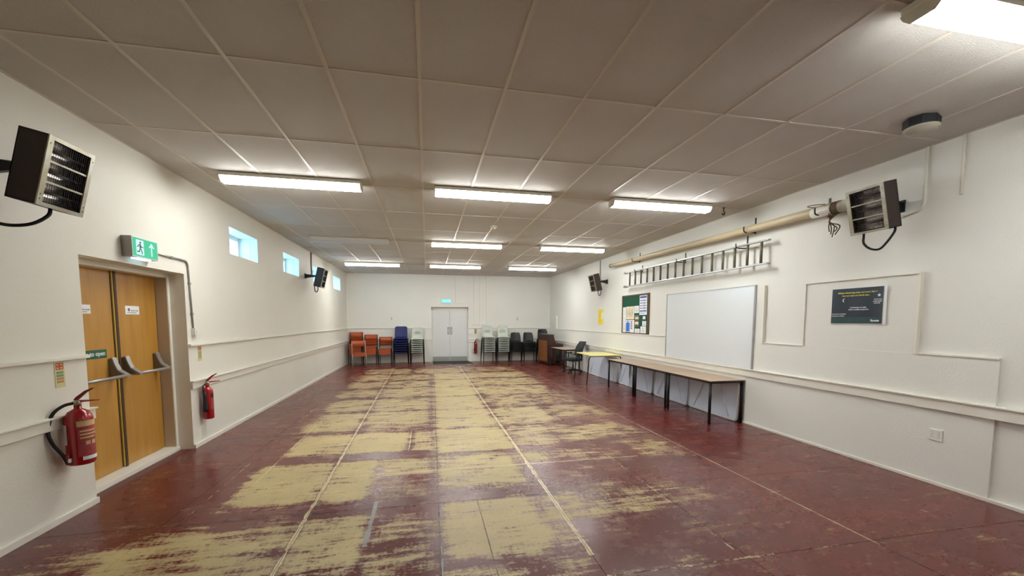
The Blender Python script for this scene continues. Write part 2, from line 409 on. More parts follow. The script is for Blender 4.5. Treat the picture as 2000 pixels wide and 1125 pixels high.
# ---- floor: sheets of painted hardboard with joints, wear held per vertex
floor = struct(MB().box((XL-TH, YB-.3, -.06), (XR, YF+.3, -.008)).build('floor', 'gap'))
PATCH = [ # x0,x1,y0,y1, amount, edge softness
 (-2.55,-1.55,2.25,3.25,.36,.45), (-2.1,-.98,1.6,3.30,.62,.25), (-.98,-.45,2.5,3.34,.66,.15), (-.45,.05,2.2,3.3,.40,.18),
 (.10,.88,2.55,3.42,.86,.14), (.05,1.0,1.5,2.5,.42,.25), (.88,1.10,2.5,3.4,.50,.15), (1.05,1.55,2.9,3.42,.56,.30), (1.4,2.5,2.9,3.45,.38,.35),
 (-1.0,-.3,1.2,2.4,.42,.3),
 (-1.72,-.98,3.62,4.66,.80,.14), (-.98,-.52,3.62,4.62,.82,.14), (-.50,.04,4.10,4.62,.68,.14), (-.5,.0,3.5,4.1,.34,.2),
 (.09,.95,3.70,4.66,.72,.18), (.95,1.35,4.15,4.66,.60,.2), (1.3,2.3,4.2,4.62,.36,.3), (2.4,2.95,4.15,4.8,.48,.2),
 (-1.62,-.98,4.95,5.78,.80,.14), (-.98,-.25,4.90,5.78,.84,.14), (-.2,.06,4.80,5.76,.62,.12), (.10,1.04,4.74,5.80,.84,.12), (1.06,1.7,4.8,5.8,.58,.25), (1.6,2.9,4.9,5.75,.52,.35),
 (-1.75,-.98,5.98,7.02,.76,.2), (-.98,.04,6.25,7.02,.76,.14), (-.9,.04,5.86,6.2,.52,.1), (.09,1.04,5.9,7.04,.86,.12), (1.06,2.0,5.95,7.02,.72,.25), (2.0,2.95,6.1,7.0,.55,.3),
 (-1.75,-.98,7.25,8.22,.70,.2), (-.98,.06,7.18,8.24,.72,.14), (.10,1.04,7.12,8.28,.86,.12), (1.06,2.0,7.2,8.2,.56,.3), (2.0,2.85,7.3,8.2,.46,.3),
 (-1.85,-.98,8.6,9.4,.62,.25), (-.98,.06,8.5,9.5,.70,.18), (.10,1.06,8.4,9.5,.86,.14), (1.06,2.7,8.35,9.4,.64,.3),
 (-1.85,-.98,9.7,10.6,.60,.25), (-.98,.08,9.65,10.6,.62,.2), (.12,1.06,9.55,10.65,.84,.14), (1.06,2.8,9.6,10.7,.62,.3),
 (-1.85,-1.0,10.9,11.9,.60,.25), (-1.0,.10,10.9,11.8,.60,.25), (.14,1.06,10.8,11.9,.78,.18), (1.06,2.8,10.95,11.9,.66,.25),
 (-1.75,-.4,12.1,13.3,.62,.3), (-.4,1.06,12.1,13.2,.66,.25), (1.06,2.8,12.2,13.4,.52,.3), (-.2,1.2,13.2,13.9,.34,.4)]
def wear_at(x, y):
    wv = np.full(x.shape, -.16)
    inside = np.clip((2.95-x)/.8, 0, 1)*np.clip((x+2.0)/.5, 0, 1)*np.clip((14.0-y)/1.0, 0, 1)*np.clip((y-1.2)/.8, 0, 1)
    wv += inside*.20
    for x0, x1, y0, y1, a, s in PATCH:
        if y0 > 5.8: y0 -= .07; y1 += .07; a = a*.93; s = max(s, .26)
        if y0 > 11.4: a = a*.84
        sx = np.clip(np.minimum(x-x0+s/2, x1+s/2-x)/s, 0, 1); sy = np.clip(np.minimum(y-y0+s*.6, y1+s*.6-y)/(s*1.2), 0, 1)
        t = sx*sy; t = t*t*(3-2*t); wv = np.maximum(wv, -.04 + (a+.04)*t)
    return wv
xj = [XL, -1.98, None, None, 1.052, 2.05, 3.062, XR]
def joint_x(i, y):
    if i == 2: return -.917-.0105*y
    if i == 3: return .035+.0125*y
    return xj[i]
yj = [YB] + [2.20-1.22*k for k in range(3, 0, -1)] + [2.20+1.22*k for k in range(0, 11)] + [YF]
def floor_board(i, y0, y1):
    g = .0022; st = .06
    xa, xb = (joint_x(i, (y0+y1)/2), joint_x(i+1, (y0+y1)/2))
    nx = max(2, int((xb-xa)/st)); ny = max(2, int((y1-y0)/st)); vs = []; ys = np.linspace(y0+g, y1-g, ny+1)
    for y in ys:
        a, b = joint_x(i, y)+g, joint_x(i+1, y)-g
        for k in range(nx+1): vs.append((a+(b-a)*k/nx, float(y), 0.0))
    n = len(vs); A = np.array(vs); fs = [(r*(nx+1)+k, r*(nx+1)+k+1, (r+1)*(nx+1)+k+1, (r+1)*(nx+1)+k) for r in range(ny) for k in range(nx)]
    # skirt of the sheet
    border = [k for k in range(nx+1)] + [r*(nx+1)+nx for r in range(1, ny+1)] + [ny*(nx+1)+k for k in range(nx-1, -1, -1)] + [r*(nx+1) for r in range(ny-1, 0, -1)]
    low = [(vs[k][0], vs[k][1], -.0075) for k in border]; vs += low; m = len(border)
    fs += [(border[k], n+k, n+(k+1) % m, border[(k+1) % m]) for k in range(m)]
    me = bpy.data.meshes.new('floor_board'); me.from_pydata(vs, [], fs); me.update()
    A = np.array(vs); at = me.attributes.new('wear', 'FLOAT', 'POINT'); at.data.foreach_set('value', wear_at(A[:, 0], A[:, 1]).astype(np.float32))
    me.materials.append(MT['floor']); o = bpy.data.objects.new('floor_board', me); COL.objects.link(o); o.parent = floor
for i in range(len(xj)-1):
    for j in range(len(yj)-1): floor_board(i, yj[j], yj[j+1])
MB().box((XL-TH, DY0, -.008), (XL, DY1, 0)).build('recess_floor', mat('recess_floor_paint', (92, 40, 34), .4), floor)
MB().box((.165, YF, -.008), (1.53, YF+.3, 0)).build('recess_floor', mat('recess_floor_paint', (92, 40, 34), .4), floor)

# ---- ceiling: slab, tiles, tee bars
ceiling = struct(MB().box((XL, YB, ZC+.03), (XR, YF, ZC+.12)).build('ceiling', 'gap'))
gx = [XL] + [-1.824+.6*k for k in range(-1, 11)] + [XR]
gy = [YB] + [3.013+1.206*k for k in range(-4, 11)] + [YF]
tile_cache = {}
for i in range(len(gx)-1):
    for j in range(len(gy)-1):
        wx, wy = gx[i+1]-gx[i], gy[j+1]-gy[j]; key = (round(wx, 3), round(wy, 3))
        if key not in tile_cache:
            t = MB().box((-wx/2+.004, -wy/2+.004, 0), (wx/2-.004, wy/2-.004, .015)).build('ceiling_tile', 'tile', ceiling); tile_cache[key] = t
        else:
            t = tile_cache[key].copy(); COL.objects.link(t)
        t.location = ((gx[i]+gx[i+1])/2, (gy[j]+gy[j+1])/2, ZC+.001+random.uniform(0, .0015))
for x in gx[1:-1]: MB().box((x-.012, YB, ZC-.004), (x+.012, YF, ZC+.03)).build('grid_bar', 'tee', ceiling)
for y in gy[1:-1]: MB().box((XL, y-.010, ZC-.0025), (XR, y+.010, ZC+.028)).build('cross_bar', 'tee', ceiling)
for s_, nm in ((XL, 'left'), (XR, 'right')):
    d = .018 if s_ < 0 else -.018
    MB().box((s_, YB, ZC-.003), (s_+d, YF, ZC+.03)).build('edge_angle', 'tee', ceiling)
MB().box((XL, YF-.018, ZC-.003), (XR, YF, ZC+.03)).build('edge_angle', 'tee', ceiling)

# ---- skirtings and rails
def prof_rail(name, wallside, y0, y1, z0, z1, d, lip=0.0):
    mb = MB()
    if wallside == 'left': f = lambda q: XL+q
    else: f = lambda q: XR-q
    mb.box((f(0), y0, z0), (f(d), y1, z1))
    if lip: mb.box((f(0), y0, z1), (f(d+lip), y1, z1+.014))
    return struct(mb.build(name, 'trim', bevel=.003))
def far_rail(name, x0, x1, z0, z1, d, lip=0.0):
    mb = MB().box((x0, YF-d, z0), (x1, YF, z1))
    if lip: mb.box((x0, YF-d-lip, z1), (x1, YF, z1+.014))
    return struct(mb.build(name, 'trim', bevel=.003))
nt_ = 0
def T(): 
    global nt_; nt_ += 1; return 'trim_%d' % nt_
for a, b in ((YB, DY0), (DY1, YF)):
    prof_rail('baseboard_left' if a == YB else 'baseboard_left_far', 'left', a, b, 0, .05, .022)
    prof_rail(T(), 'left', a, b+(.02 if a == YB else 0), .722, .806, .026, .022)
    prof_rail(T(), 'left', a, b, 1.236, 1.262, .032)
prof_rail('baseboard_right', 'right', YB, YF, 0, .03, .034)
prof_rail(T(), 'right', YB, YF, .718, .816, .048, .016)
prof_rail(T(), 'right', 7.43, 14.45, 1.222, 1.242, .036)
far_rail('baseboard_far', XL, .165, 0, .05, .02); far_rail('baseboard_far_right', 1.53, XR, 0, .05, .02)
for x0, x1 in ((XL, .13), (1.56, XR)):
    far_rail(T(), x0, x1, .722, .820, .032, .020); far_rail(T(), x0, x1, 1.243, 1.266, .034)
# proud painted sheets on the right wall
def sheet(y0, y1, z0, z1, d):
    return struct(MB().box((XR-d, y0, z0), (XR, y1, z1)).build(T(), 'wall_white', bevel=.003))
sheet(2.498, 14.45, .0, 1.232, .022)
sheet(3.110, 4.328, 1.232, 2.015, .018)
sheet(4.985, 7.43, 1.232, 2.035, .014)
struct(MB().box((XR-.040, 3.094, 1.232), (XR, 3.118, 2.025)).box((XR-.036, 3.118, 2.008), (XR, 4.340, 2.024)).box((XR-.034, 4.324, 1.24), (XR, 4.340, 2.01)).build(T(), 'trim'))
struct(MB().box((XR-.045, 4.955, 1.232), (XR, 4.985, 2.045)).build(T(), 'trim'))
struct(MB().box((XR-.040, 14.42, 1.20), (XR, 14.45, 1.72)).build(T(), 'trim'))
struct(MB().box((XR-.032, 4.325, 1.226), (XR, 4.985, 1.240)).box((XR-.032, 2.50, 1.226), (XR, 3.10, 1.240)).build(T(), 'trim'))
# boxing on far wall beside conduits
struct(MB().box((1.06, YF-.028, 2.18), (1.64, YF, 3.20)).build(T(), 'wall_white', bevel=.003))

# ---- windows
for k, (a, b) in enumerate(WINDOWS):
    wn = struct(empty('window_%d' % (k+1), (XL-.30, (a+b)/2, WZ0)))
    hw = (b-a)/2; H = WZ1-WZ0; t = .045
    fr = MB()
    fr.box((-.03, -hw, 0), (.02, hw, t)); fr.box((-.03, -hw, H-t), (.02, hw, H)); fr.box((-.03, -hw, t), (.02, -hw+t, H-t)); fr.box((-.03, hw-t, t), (.02, hw, H-t))
    fr.build('window_frame', 'white', wn, bevel=.003)
    MB().box((-.035, -.028, t), (.025, .028, H-t)).build('mullion', 'white', wn, bevel=.003)
    for s_ in (-1, 1):
        ca = MB(); y0, y1 = sorted((s_*.028, s_*(hw-t)))
        ca.box((-.02, y0, t), (.03, y1, t+.03)); ca.box((-.02, y0, H-t-.03), (.03, y1, H-t)); ca.box((-.02, y0, t+.03), (.03, y0+.03, H-t-.03)); ca.box((-.02, y1-.03, t+.03), (.03, y1, H-t-.03))
        sa = ca.build('sash', 'white', wn)
        MB().box((-.002, y0+.03, t+.03), (.002, y1-.03, H-t-.03)).build('pane', 'glass', sa)
    lin_ = MB(); L0 = .30
    lin_.box((.02, -hw, H-.008), (L0, hw, H)); lin_.box((.02, -hw, 0), (L0, hw, .008)); lin_.box((.02, -hw, 0), (L0, -hw+.008, H)); lin_.box((.02, hw-.008, 0), (L0, hw, H))
    lin_.build('reveal_lining', 'white', wn)
    MB().box((.16, hw-.014, .008), (.185, hw-.008, H-.008)).build('lining_joint', 'trim', wn)

# ---- door_1: double fire-exit door in the left wall
d1 = struct(empty('door_1', (XL, 4.75, 0)))
def P1(x): return x - XL
dp = -3.045      # face of the leaves
fr = MB()
for y0, y1 in ((DY0, 4.07), (5.452, DY1)):
    fr.box((P1(-3.09), y0-4.75, 0), (P1(-2.925), y1-4.75, 2.05))
fr.box((P1(-3.09), DY0-4.75, 2.03), (P1(-2.925), DY1-4.75, DZ))
fr.build('door_frame', 'trim', d1, bevel=.004)
lab(MB().box((P1(-3.045), 5.446-4.75, .05), (P1(-2.932), 5.4525-4.75, 2.028)).build('jamb_lining', 'beige', d1), 'jamb side with its shade painted in beige')
MB().box((P1(-3.10), 4.07-4.75, .0), (P1(-2.90), 5.47-4.75, .05)).build('threshold', 'trim', d1, bevel=.006)
MB().box((P1(-3.10), DY0-4.75, 0), (P1(-3.095), DY1-4.75, DZ)).build('backing', 'gap', d1)
leaves = []
for y0, y1 in ((4.07, 4.775), (4.812, 5.440)):
    lf = MB().box((P1(dp-.044), y0-4.75, .055), (P1(dp), y1-4.75, 2.03)).build('door_leaf', 'oak', d1, bevel=.002); leaves.append(lf)
lab(MB().box((P1(dp-.03), 4.775-4.75, .055), (P1(dp-.012), 4.812-4.75, 2.03)).build('rebate', 'gap', d1), 'dark gap between leaves')
MB().box((P1(dp), 4.760-4.75, .06), (P1(dp+.004), 4.767-4.75, 2.03)).build('edge_strip', 'gap', d1)
MB().box((P1(dp), 4.77-4.75, .06), (P1(dp+.010), 4.79-4.75, 2.03)).build('meeting_bead', 'brass_lip', d1)
MB().box((P1(dp), 4.792-4.75, .05), (P1(dp+.014), 4.824-4.75, 2.04)).build('astragal', 'gap', d1)
for yb, ys in (((4.10, 4.70), (4.70,)), ((4.88, 5.36), (4.88, 5.36))):
    pb = empty('push_bar', (P1(dp), 0, 0), parent=d1)
    pb.location = (P1(dp), -4.75, 0)
    MB().tube([(.135, yb[0]-.0, 1.0), (.135, yb[1]+.0, 1.0)], .0155, 10).build('bar', 'silver', pb)
    for y in ys:
        pts = [(0, 1.175), (.035, 1.178), (.05, 1.12), (.075, 1.06), (.15, 1.005), (.15, .985), (.06, .985), (0, 1.0)]
        MB().prism([(p[0], p[1]) for p in pts], 'y', y-.028, y+.028).build('bar_bracket', 'silver', pb, bevel=.004)
        MB().prism([(0, 1.165), (.028, 1.168), (.045, 1.11), (.07, 1.05), (.12, 1.0), (0, .99)], 'y', y-.0325, y-.0285).build('bracket_side', 'bracket_side', pb)
        mm = MB()
        for q in (-.014, .014): mm.lathe([(.006, 0), (.006, .012), (.003, .016)], 8, Matrix.Translation((.03, y+q, 1.165)))
        mm.build('screw_cap', 'white', pb)
# ---- door_2: white double doors in the far wall
d2 = struct(empty('door_2', (.85, YF+.17, 0)))
fr = MB(); fr.box((-.685, -.02, 0), (-.655, .10, 2.03)); fr.box((.65, -.02, 0), (.68, .10, 2.03)); fr.box((-.685, -.02, 1.93), (.68, .10, 2.03))
fr.build('door_frame', 'trim', d2, bevel=.003)
for s_, (x0, x1) in ((-1, (-.654, -.006)), (1, (.0, .650))):
    lf = MB().box((x0, 0, .008), (x1, .04, 1.928)).build('door_leaf', 'white_door', d2, bevel=.002)
    MB().box((x0+.01, -.004, .015), (x1-.004, 0, .175)).build('kick_plate', 'plate', lf)
    xa = (x0+x1)/2; xi = -.095 if s_ < 0 else .012
    MB().box((xi, -.004, 1.01), (xi+.075, 0, 1.29)).build('push_plate', 'plate', lf, bevel=.001)
    MB().tube([(xi+.037, -.004, 1.07), (xi+.037, -.035, 1.07), (xi+.037, -.035, 1.22), (xi+.037, -.004, 1.22)], .008, 8).build('pull_handle', 'white', lf)
MB().box((-.006, .012, .008), (0, .03, 1.928)).build('rebate', 'ink_grey', d2)
MB().box((-.69, .10, 0), (.69, .12, 2.03)).build('backing', 'gap', d2)

# ============================================================ CEILING FITTINGS
def ceiling_light(x, y, lit, label, depth=.19):
    t = tag(empty('ceiling_light', (x, y, ZC-.004)), label, 'light', 'fluorescent ceiling lights')
    Lh = .755
    MB().box((-Lh, -.095, -.040), (Lh, .095, 0)).build('housing', 'housing', t, bevel=.005)
    pts = [(-.079, -.068), (-.052, -.096), (.052, -.096), (.079, -.068)]
    MB().prism(pts, 'x', -Lh+.012, Lh-.012).build('diffuser', 'lit' if lit else 'unlit', t, bevel=.003)
    MB().prism([(-.090, -.040), (-.091, -.046), (-.078, -.069), (.078, -.069), (.091, -.046), (.090, -.040)], 'x', -Lh+.012, Lh-.012).build('diffuser_rim', 'lit_side' if lit else 'unlit', t)
    for s_ in (-1, 1):
        MB().prism([(-.094, -.040), (-.096, -.048), (-.082, -.073), (-.055, -.100), (.055, -.100), (.082, -.073), (.096, -.048), (.094, -.040)], 'x', s_*(Lh-.012), s_*Lh).build('end_cap', 'housing', t)
    return t
rowname = ['overhead row beside the camera', 'nearest row seen across the hall', 'second row seen across the hall', 'far row just before the end wall']
colname = {0: 'left', 1: 'middle', 2: 'right'}
for r, y in enumerate((1.74, 5.33, 8.92, 12.5)):
    for c, x in enumerate((-1.50, .87, 3.25)):
        if r == 0 and c < 2: continue      # nothing of these shows in the photograph
        lit = not (r == 2 and c == 0)
        if r == 0 and c == 2: lb = 'large lit fluorescent light cut off at the top right corner'
        elif not lit: lb = 'unlit fluorescent light with grey diffuser near the small windows'
        else: lb = 'lit fluorescent ceiling light, %s one of the %s' % (colname[c], rowname[r])
        ceiling_light(x, y, lit, lb)
t = tag(empty('bulkhead_light', (4.02, 2.74, ZC-.004), .35), 'small dark-based bulkhead light with clear prismatic glass on the ceiling', 'light')
MB().prism([(.15*math.cos(math.radians(a)), .115*math.sin(math.radians(a))) for a in range(22, 382, 45)], 'z', -.065, 0).build('base', 'rubber', t, bevel=.006)
MB().lathe([(.118, -.065), (.115, -.078), (.09, -.098), (.05, -.110), (.01, -.113)], 20).build('glass_cover', 'glassball', t)
t = tag(empty('smoke_detector', (1.18, 7.24, ZC-.004)), 'small round white smoke detector on the ceiling', 'detector')
MB().lathe([(.055, 0), (.055, -.018), (.045, -.03)], 20).build('base', 'white', t)
MB().lathe([(.032, -.03), (.032, -.045), (.02, -.052)], 16).build('sensor', 'housing', t)
t = tag(empty('ceiling_hook', (4.30, 5.38, ZC-.004)), 'short black hook hanging from the ceiling above the long pole', 'hook')
MB().lathe([(.018, 0), (.018, -.008)], 12).build('rose', 'black', t)
MB().tube(smooth_path([(0, 0, -.005), (0, 0, -.05), (.018, 0, -.07), (.012, 0, -.098), (-.012, 0, -.10), (-.02, 0, -.078)]), .008, 8).build('hook', 'black', t)

# ============================================================ HEATERS
def heater(side, y, zb, label, loopy=1):
    """side +1: on left wall facing +x; -1: right wall"""
    t = tag(empty('wall_heater', (XL if side > 0 else XR, y, zb), 0 if side > 0 else PI), label, 'heater', 'brown infrared wall heaters')
    W, H, D, tilt = .36, .445, .16, .24
    MB().box((0, -.05, -.06), (.012, .05, .06)).build('wall_plate', 'black', t, bevel=.003)
    MB().prism([(0, -.05), (0, .05), (.22, .012), (.22, -.012)], 'y', -.016, .016).build('arm_web', 'black', t)
    MB().tube([(.0, 0, .03), (.30, 0, .012)], .016, 10).tube([(.0, 0, -.02), (.30, 0, -.012)], .012, 8).build('arm', 'grey_metal', t)
    ct, st_ = math.cos(tilt), math.sin(tilt)
    n = Vector((ct, 0, -st_)); dn = Vector((-st_, 0, -ct)); TF = Vector((.475, 0, .16))
    Mh = Matrix((n, Vector((0, 1, 0)), -dn)).transposed().to_4x4(); Mh.translation = TF - n*0 + dn*(H/2)
    # local: x out of the face, y along the wall, z up the face
    ca = MB(); 
    ca.box((-D, -W/2, -H/2), (-D+.006, W/2, H/2), Mh); ca.box((-D, -W/2, -H/2), (-.004, -W/2+.006, H/2), Mh); ca.box((-D, W/2-.006, -H/2), (-.004, W/2, H/2), Mh)
    ca.box((-D, -W/2, H/2-.006), (-.004, W/2, H/2), Mh); ca.box((-D, -W/2, -H/2), (-.004, W/2, -H/2+.006), Mh)
    ca.build('case', 'brown_case', t)
    ff = MB(); e = .032
    ff.box((-.006, -W/2, -H/2), (.003, -W/2+e+.006, H/2), Mh); ff.box((-.006, W/2-e, -H/2), (.003, W/2, H/2), Mh)
    ff.box((-.006, -W/2+e, H/2-.024), (.003, W/2-e, H/2), Mh); ff.box((-.006, -W/2+e, -H/2), (.003, W/2-e, -H/2+.024), Mh)
    ff.build('front_frame', 'steel', t)
    sc = MB()
    for yy in (-W/2+.016, W/2-.014):
        for zz in (-H/2+.04, -H/2+.07, H/2-.05): sc.lathe([(.004, 0), (.004, .0015)], 6, Mh @ Matrix.Translation((.003, yy, zz)) @ Matrix.Rotation(PI/2, 4, 'Y'))
    sc.build('screw', 'black', t)['kind'] = 'stuff'
    hh = (H-.05)/3
    for k in range(3):
        zc = -H/2+.025+hh*(k+.5)
        rf = []
        for q in range(9):
            a = math.radians(180*q/8); rf.append((-.012-.055*math.sin(a), zc+math.cos(a)*(hh/2-.006)))
        rb = MB(); vs = []; n_ = len(rf)
        for yy in (-W/2+.03, W/2-.03):
            for p in rf: vs.append(Mh @ Vector((p[0], yy, p[1])))
        rb.add(vs, [(q, q+1, n_+q+1, n_+q) for q in range(n_-1)], True)
        r_ = rb.build('reflector', 'chrome', t)
        MB().tube([Mh @ Vector((-.028, -W/2+.03, zc)), Mh @ Vector((-.028, W/2-.03, zc))], .0085, 8).build('element', 'element', r_)
        if k: MB().box((-.020, -W/2+.03, zc-hh/2-.006), (-.002, W/2-.03, zc-hh/2+.006), Mh).build('divider', 'steel', r_)
    gd = MB()
    for q in range(18):
        yy = -W/2+.045+q*(W-.085)/17; gd.box((-.0055, yy-.0006, -H/2+.02), (-.0035, yy+.0006, H/2-.02), Mh)
    g = gd.build('wire_guard', 'brown_case', t); g['kind'] = 'stuff'
    bl = Mh @ Vector((-.08, -side*W/2*.55, -H/2))
    if loopy == 1:
        bl = Mh @ Vector((-.125, W*.40, -H/2)); be = Mh @ Vector((-.04, -W*.22, -H/2))
        pth = [bl+Vector((0, 0, .01)), bl+Vector((0, 0, -.04)), bl.lerp(be, .22)+Vector((0, 0, -.13)), bl.lerp(be, .45)+Vector((0, 0, -.185)), bl.lerp(be, .75)+Vector((0, 0, -.165)), bl.lerp(be, .98)+Vector((0, 0, -.10)), be+Vector((0, 0, -.03)), be+Vector((0, 0, .01))]
    elif loopy == 2:
        bl = Mh @ Vector((-.05, -W*.02, -H/2))
        pth = [bl+Vector((0, 0, .01)), bl+Vector((0, -.02, -.05)), bl+Vector((-.05, -.08, -.12)), bl+Vector((-.15, -.12, -.14)), bl+Vector((-.27, -.12, -.10)), Vector((.02, -.10, -.30)), Vector((.004, -.05, -.06))]
    else:
        pth = [bl+Vector((0, 0, .01)), bl+Vector((.005, 0, -.05)), bl+Vector((-.01, 0, -.10)), bl+Vector((-.035, 0, -.12)), bl+Vector((-.06, 0, -.10)), bl+Vector((-.07, 0, -.03)), bl+Vector((-.07, 0, .03))]
    MB().tube(smooth_path(pth), .0105, 8).build('cable', 'rubber', t)
    return t
heater(1, 3.36, 2.55, 'brown infrared heater with steel frame cut off at the left edge', 2)
heater(-1, 3.35, 2.70, 'brown infrared heater at the right end of the long pole', 1)
heater(1, 10.42, 2.575, 'small distant heater seen side-on between the little left windows', 3)
heater(-1, 10.22, 2.575, 'distant heater on the right wall above the yellow notice', 3)

# ============================================================ SIGNS, CONDUITS, SWITCHES
t = tag(empty('exit_sign', (XL, 4.69, 2.24)), 'lit green running-man exit sign with up arrow over the wooden doors', 'exit sign')
MB().box((0, -.187, -.095), (.085, .187, .095)).build('housing', 'grey_metal', t, bevel=.004)
MB().box((.085, -.187, -.095), (.090, .187, .095)).build('rim', 'white', t, bevel=.001)
MB().box((.090, -.178, -.086), (.092, .178, .086)).build('panel', 'signgreen', t)
MB().box((.02, -.10, -.108), (.075, .10, -.095)).build('downlight', 'strip', t)
S = .0935
def yz(pts, x=S): return [(x, p[0], p[1]) for p in pts]
MB().box((.092, -.135, -.070), (.0932, -.030, .070)).build('doorway', 'signpale', t)
man = MB()
man.add([(S+.0005, -.078+.012*math.cos(2*PI*i/12), .046+.012*math.sin(2*PI*i/12)) for i in range(12)], [tuple(range(12))])
for ps in ([(-.095, .03), (-.072, .032), (-.068, -.005), (-.092, -.010)], [(-.093, .03), (-.105, .005), (-.128, .000), (-.128, .008), (-.110, .014), (-.102, .034)],
           [(-.074, .030), (-.062, .012), (-.036, .008), (-.036, .000), (-.066, .002), (-.080, .020)], [(-.092, -.008), (-.100, -.034), (-.130, -.036), (-.130, -.046), (-.092, -.046), (-.078, -.008)],
           [(-.082, -.008), (-.066, -.010), (-.056, -.034), (-.050, -.062), (-.062, -.062), (-.068, -.038)]):
    man.add(yz(ps, S+.0005), [tuple(range(len(ps)))])
man.build('running_figure', 'green', t)
MB().prism([(.085, .065), (.045, .018), (.060, .018), (.078, .036), (.078, -.062), (.092, -.062), (.092, .036), (.110, .018), (.128, .018)][::-1], 'x', .092, .0934).build('arrow', 'signpale', t)
t = tag(empty('exit_sign', (.725, YF, 2.255)), 'small pale cyan lit exit sign over the white far doors', 'exit sign')
MB().box((-.19, -.055, -.075), (.19, 0, .075)).build('housing', 'white', t, bevel=.004)
MB().box((-.175, -.058, -.062), (.175, -.055, .062)).build('panel', 'farsign', t)
MB().box((-.12, -.0595, -.012), (.05, -.058, .010)).box((.08, -.0595, -.04), (.13, -.058, .04)).build('pictogram', 'signpale', t)

def conduit(pts, label, r=.010, m='white', clips=(), sm=True):
    t = tag(empty('conduit', pts[0]), label, 'conduit'); o = Vector(pts[0])
    P = [Vector(p)-o for p in pts]
    MB().tube(P, r, 8).build('pipe', m, t)
    if clips:
        c = MB()
        for q in clips: c.box(Vector(q)-o-Vector((.012, .016, .012)), Vector(q)-o+Vector((.012, .016, .012)))
        c.build('clip', m, t)['kind'] = 'stuff'
    return t
xc = XL+.012
conduit([(xc, 4.88, 2.245), (xc, 5.50, 2.238)]+arc((xc, 5.50, 2.178), .06, 90, 0, 5, 'yz')+[(xc, 5.585, 1.75), (xc, 5.600, 1.45)],
        'thin grey conduit running from the exit sign down to a switch', .010, 'grey_metal', [(xc, 5.25, 2.24), (xc, 5.573, 1.98), (xc, 5.59, 1.62)])
t = tag(empty('fused_switch', (XL, 5.615, 1.405)), 'small white switch box at the foot of the left conduit', 'switch')
MB().box((0, -.044, -.044), (.045, .044, .044)).build('back_box', 'white', t, bevel=.003)
MB().box((.045, -.02, -.022), (.052, .02, .022)).build('rocker', 'white', t, bevel=.002)
conduit([(XL+.014, 10.94, 3.2), (XL+.014, 10.94, 2.60)], 'grey conduit dropping behind the distant left heater', .014, 'grey_metal')
conduit([(XR-.012, 10.66, 3.2), (XR-.012, 10.66, 2.62)], 'grey conduit dropping to the distant right heater', .010, 'grey_metal')
conduit([(XR-.013, 3.13, 3.2), (XR-.013, 3.13, 2.74)]+arc((XR-.013, 3.21, 2.70), .08, 180, 250, 5, 'yz')+[(XR-.013, 3.33, 2.595)], 'cream conduit curving down behind the near right heater', .013, 'trim')
conduit([(XR-.013, 2.86, 3.2), (XR-.013, 2.855, 2.68)], 'short cream conduit on the wall right of the near heater', .012, 'trim')
for k, (x, nm) in enumerate(((1.765, 'leftmost of three, beside the exit doors'), (1.975, 'middle of three'), (2.228, 'rightmost of three, over the grey chairs'))):
    tag(MB().box((x-.022, YF-.040, 1.40), (x+.022, YF, 3.2)).build('trunking', 'trim', bevel=.003), 'white vertical trunking on the far wall, ' + nm, 'trunking', 'trunking strips on the far wall')
for x, hw, lb in ((1.835, .145, 'wide white double switch box under the trunking'), (2.135, .095, 'smaller white switch box right of the wide one')):
    t = tag(empty('switch_box', (x, YF, 1.37)), lb, 'switch')
    MB().box((-hw, -.045, -.04), (hw, 0, .04)).build('box', 'white', t, bevel=.004)
    for q in (-.4, .4): MB().box((hw*q-.02, -.05, -.018), (hw*q+.02, -.045, .018)).build('rocker', 'housing', t)
t = tag(empty('wall_socket', (XR-.022, 2.890, .475)), 'white double power socket low on the right wall', 'socket')
MB().box((-.009, -.054, -.052), (0, .054, .052)).build('face_plate', 'white', t, bevel=.003)
for q in (-.026, .026):
    MB().box((-.0125, q-.008, .018), (-.009, q+.008, .034)).build('rocker', 'housing', t)
    MB().box((-.0095, q-.002, -.002), (-.0088, q+.002, .008)).box((-.0095, q-.011, -.022), (-.0088, q-.005, -.018)).box((-.0095, q+.005, -.022), (-.0088, q+.011, -.018)).build('pin_hole', 'ink', t)
for x, lb in ((-1.242, 'small cross-shaped bracket on the far wall above the blue chairs'), (3.407, 'small cross-shaped bracket on the far wall above the black chairs')):
    t = tag(empty('wall_bracket', (x, YF, 1.60)), lb, 'bracket')
    MB().box((-.07, -.012, -.008), (.07, 0, .008)).build('cross_arm', 'housing', t); MB().box((-.008, -.02, -.06), (.008, 0, .06)).build('upright', 'grey_metal', t)
t = None
# extinguisher information signs
def ext_sign(M, w_, h, label):
    t = tag(empty('extinguisher_sign', M.translation), label, 'sign'); R = M.to_3x3().to_4x4()
    MB().box((-w_/2, -h/2, 0), (w_/2, h/2, .002), R).build('plate', 'extsign', t)
    MB().box((-w_*.38, h*.20, .002), (w_*.38, h*.46, .0026), R).build('red_block', 'extred', t)
    for k, m in enumerate(('extgreen', 'extgreen', 'extbrown', 'extbrown')):
        MB().box((-w_*.36, h*(.04-.12*k), .002), (w_*.36, h*(.13-.12*k), .0026), R).build('pictogram_band', m, t)
    mk = MB()
    for i, (px, py) in enumerate(((-.2, .40), (-.2, .27), (.18, .40), (.18, .27))):
        mk.box((w_*(px-.12), h*(py-.035), .0026), (w_*(px+.12), h*(py+.03), .003), R)
    mk.build('symbol', 'label_tan', t)
    return t
ext_sign(frameM((XL+.001, 3.752, 1.128), (0, 1, 0), (0, 0, 1)), .085, .195, 'narrow sign on the left wall above the large extinguisher')
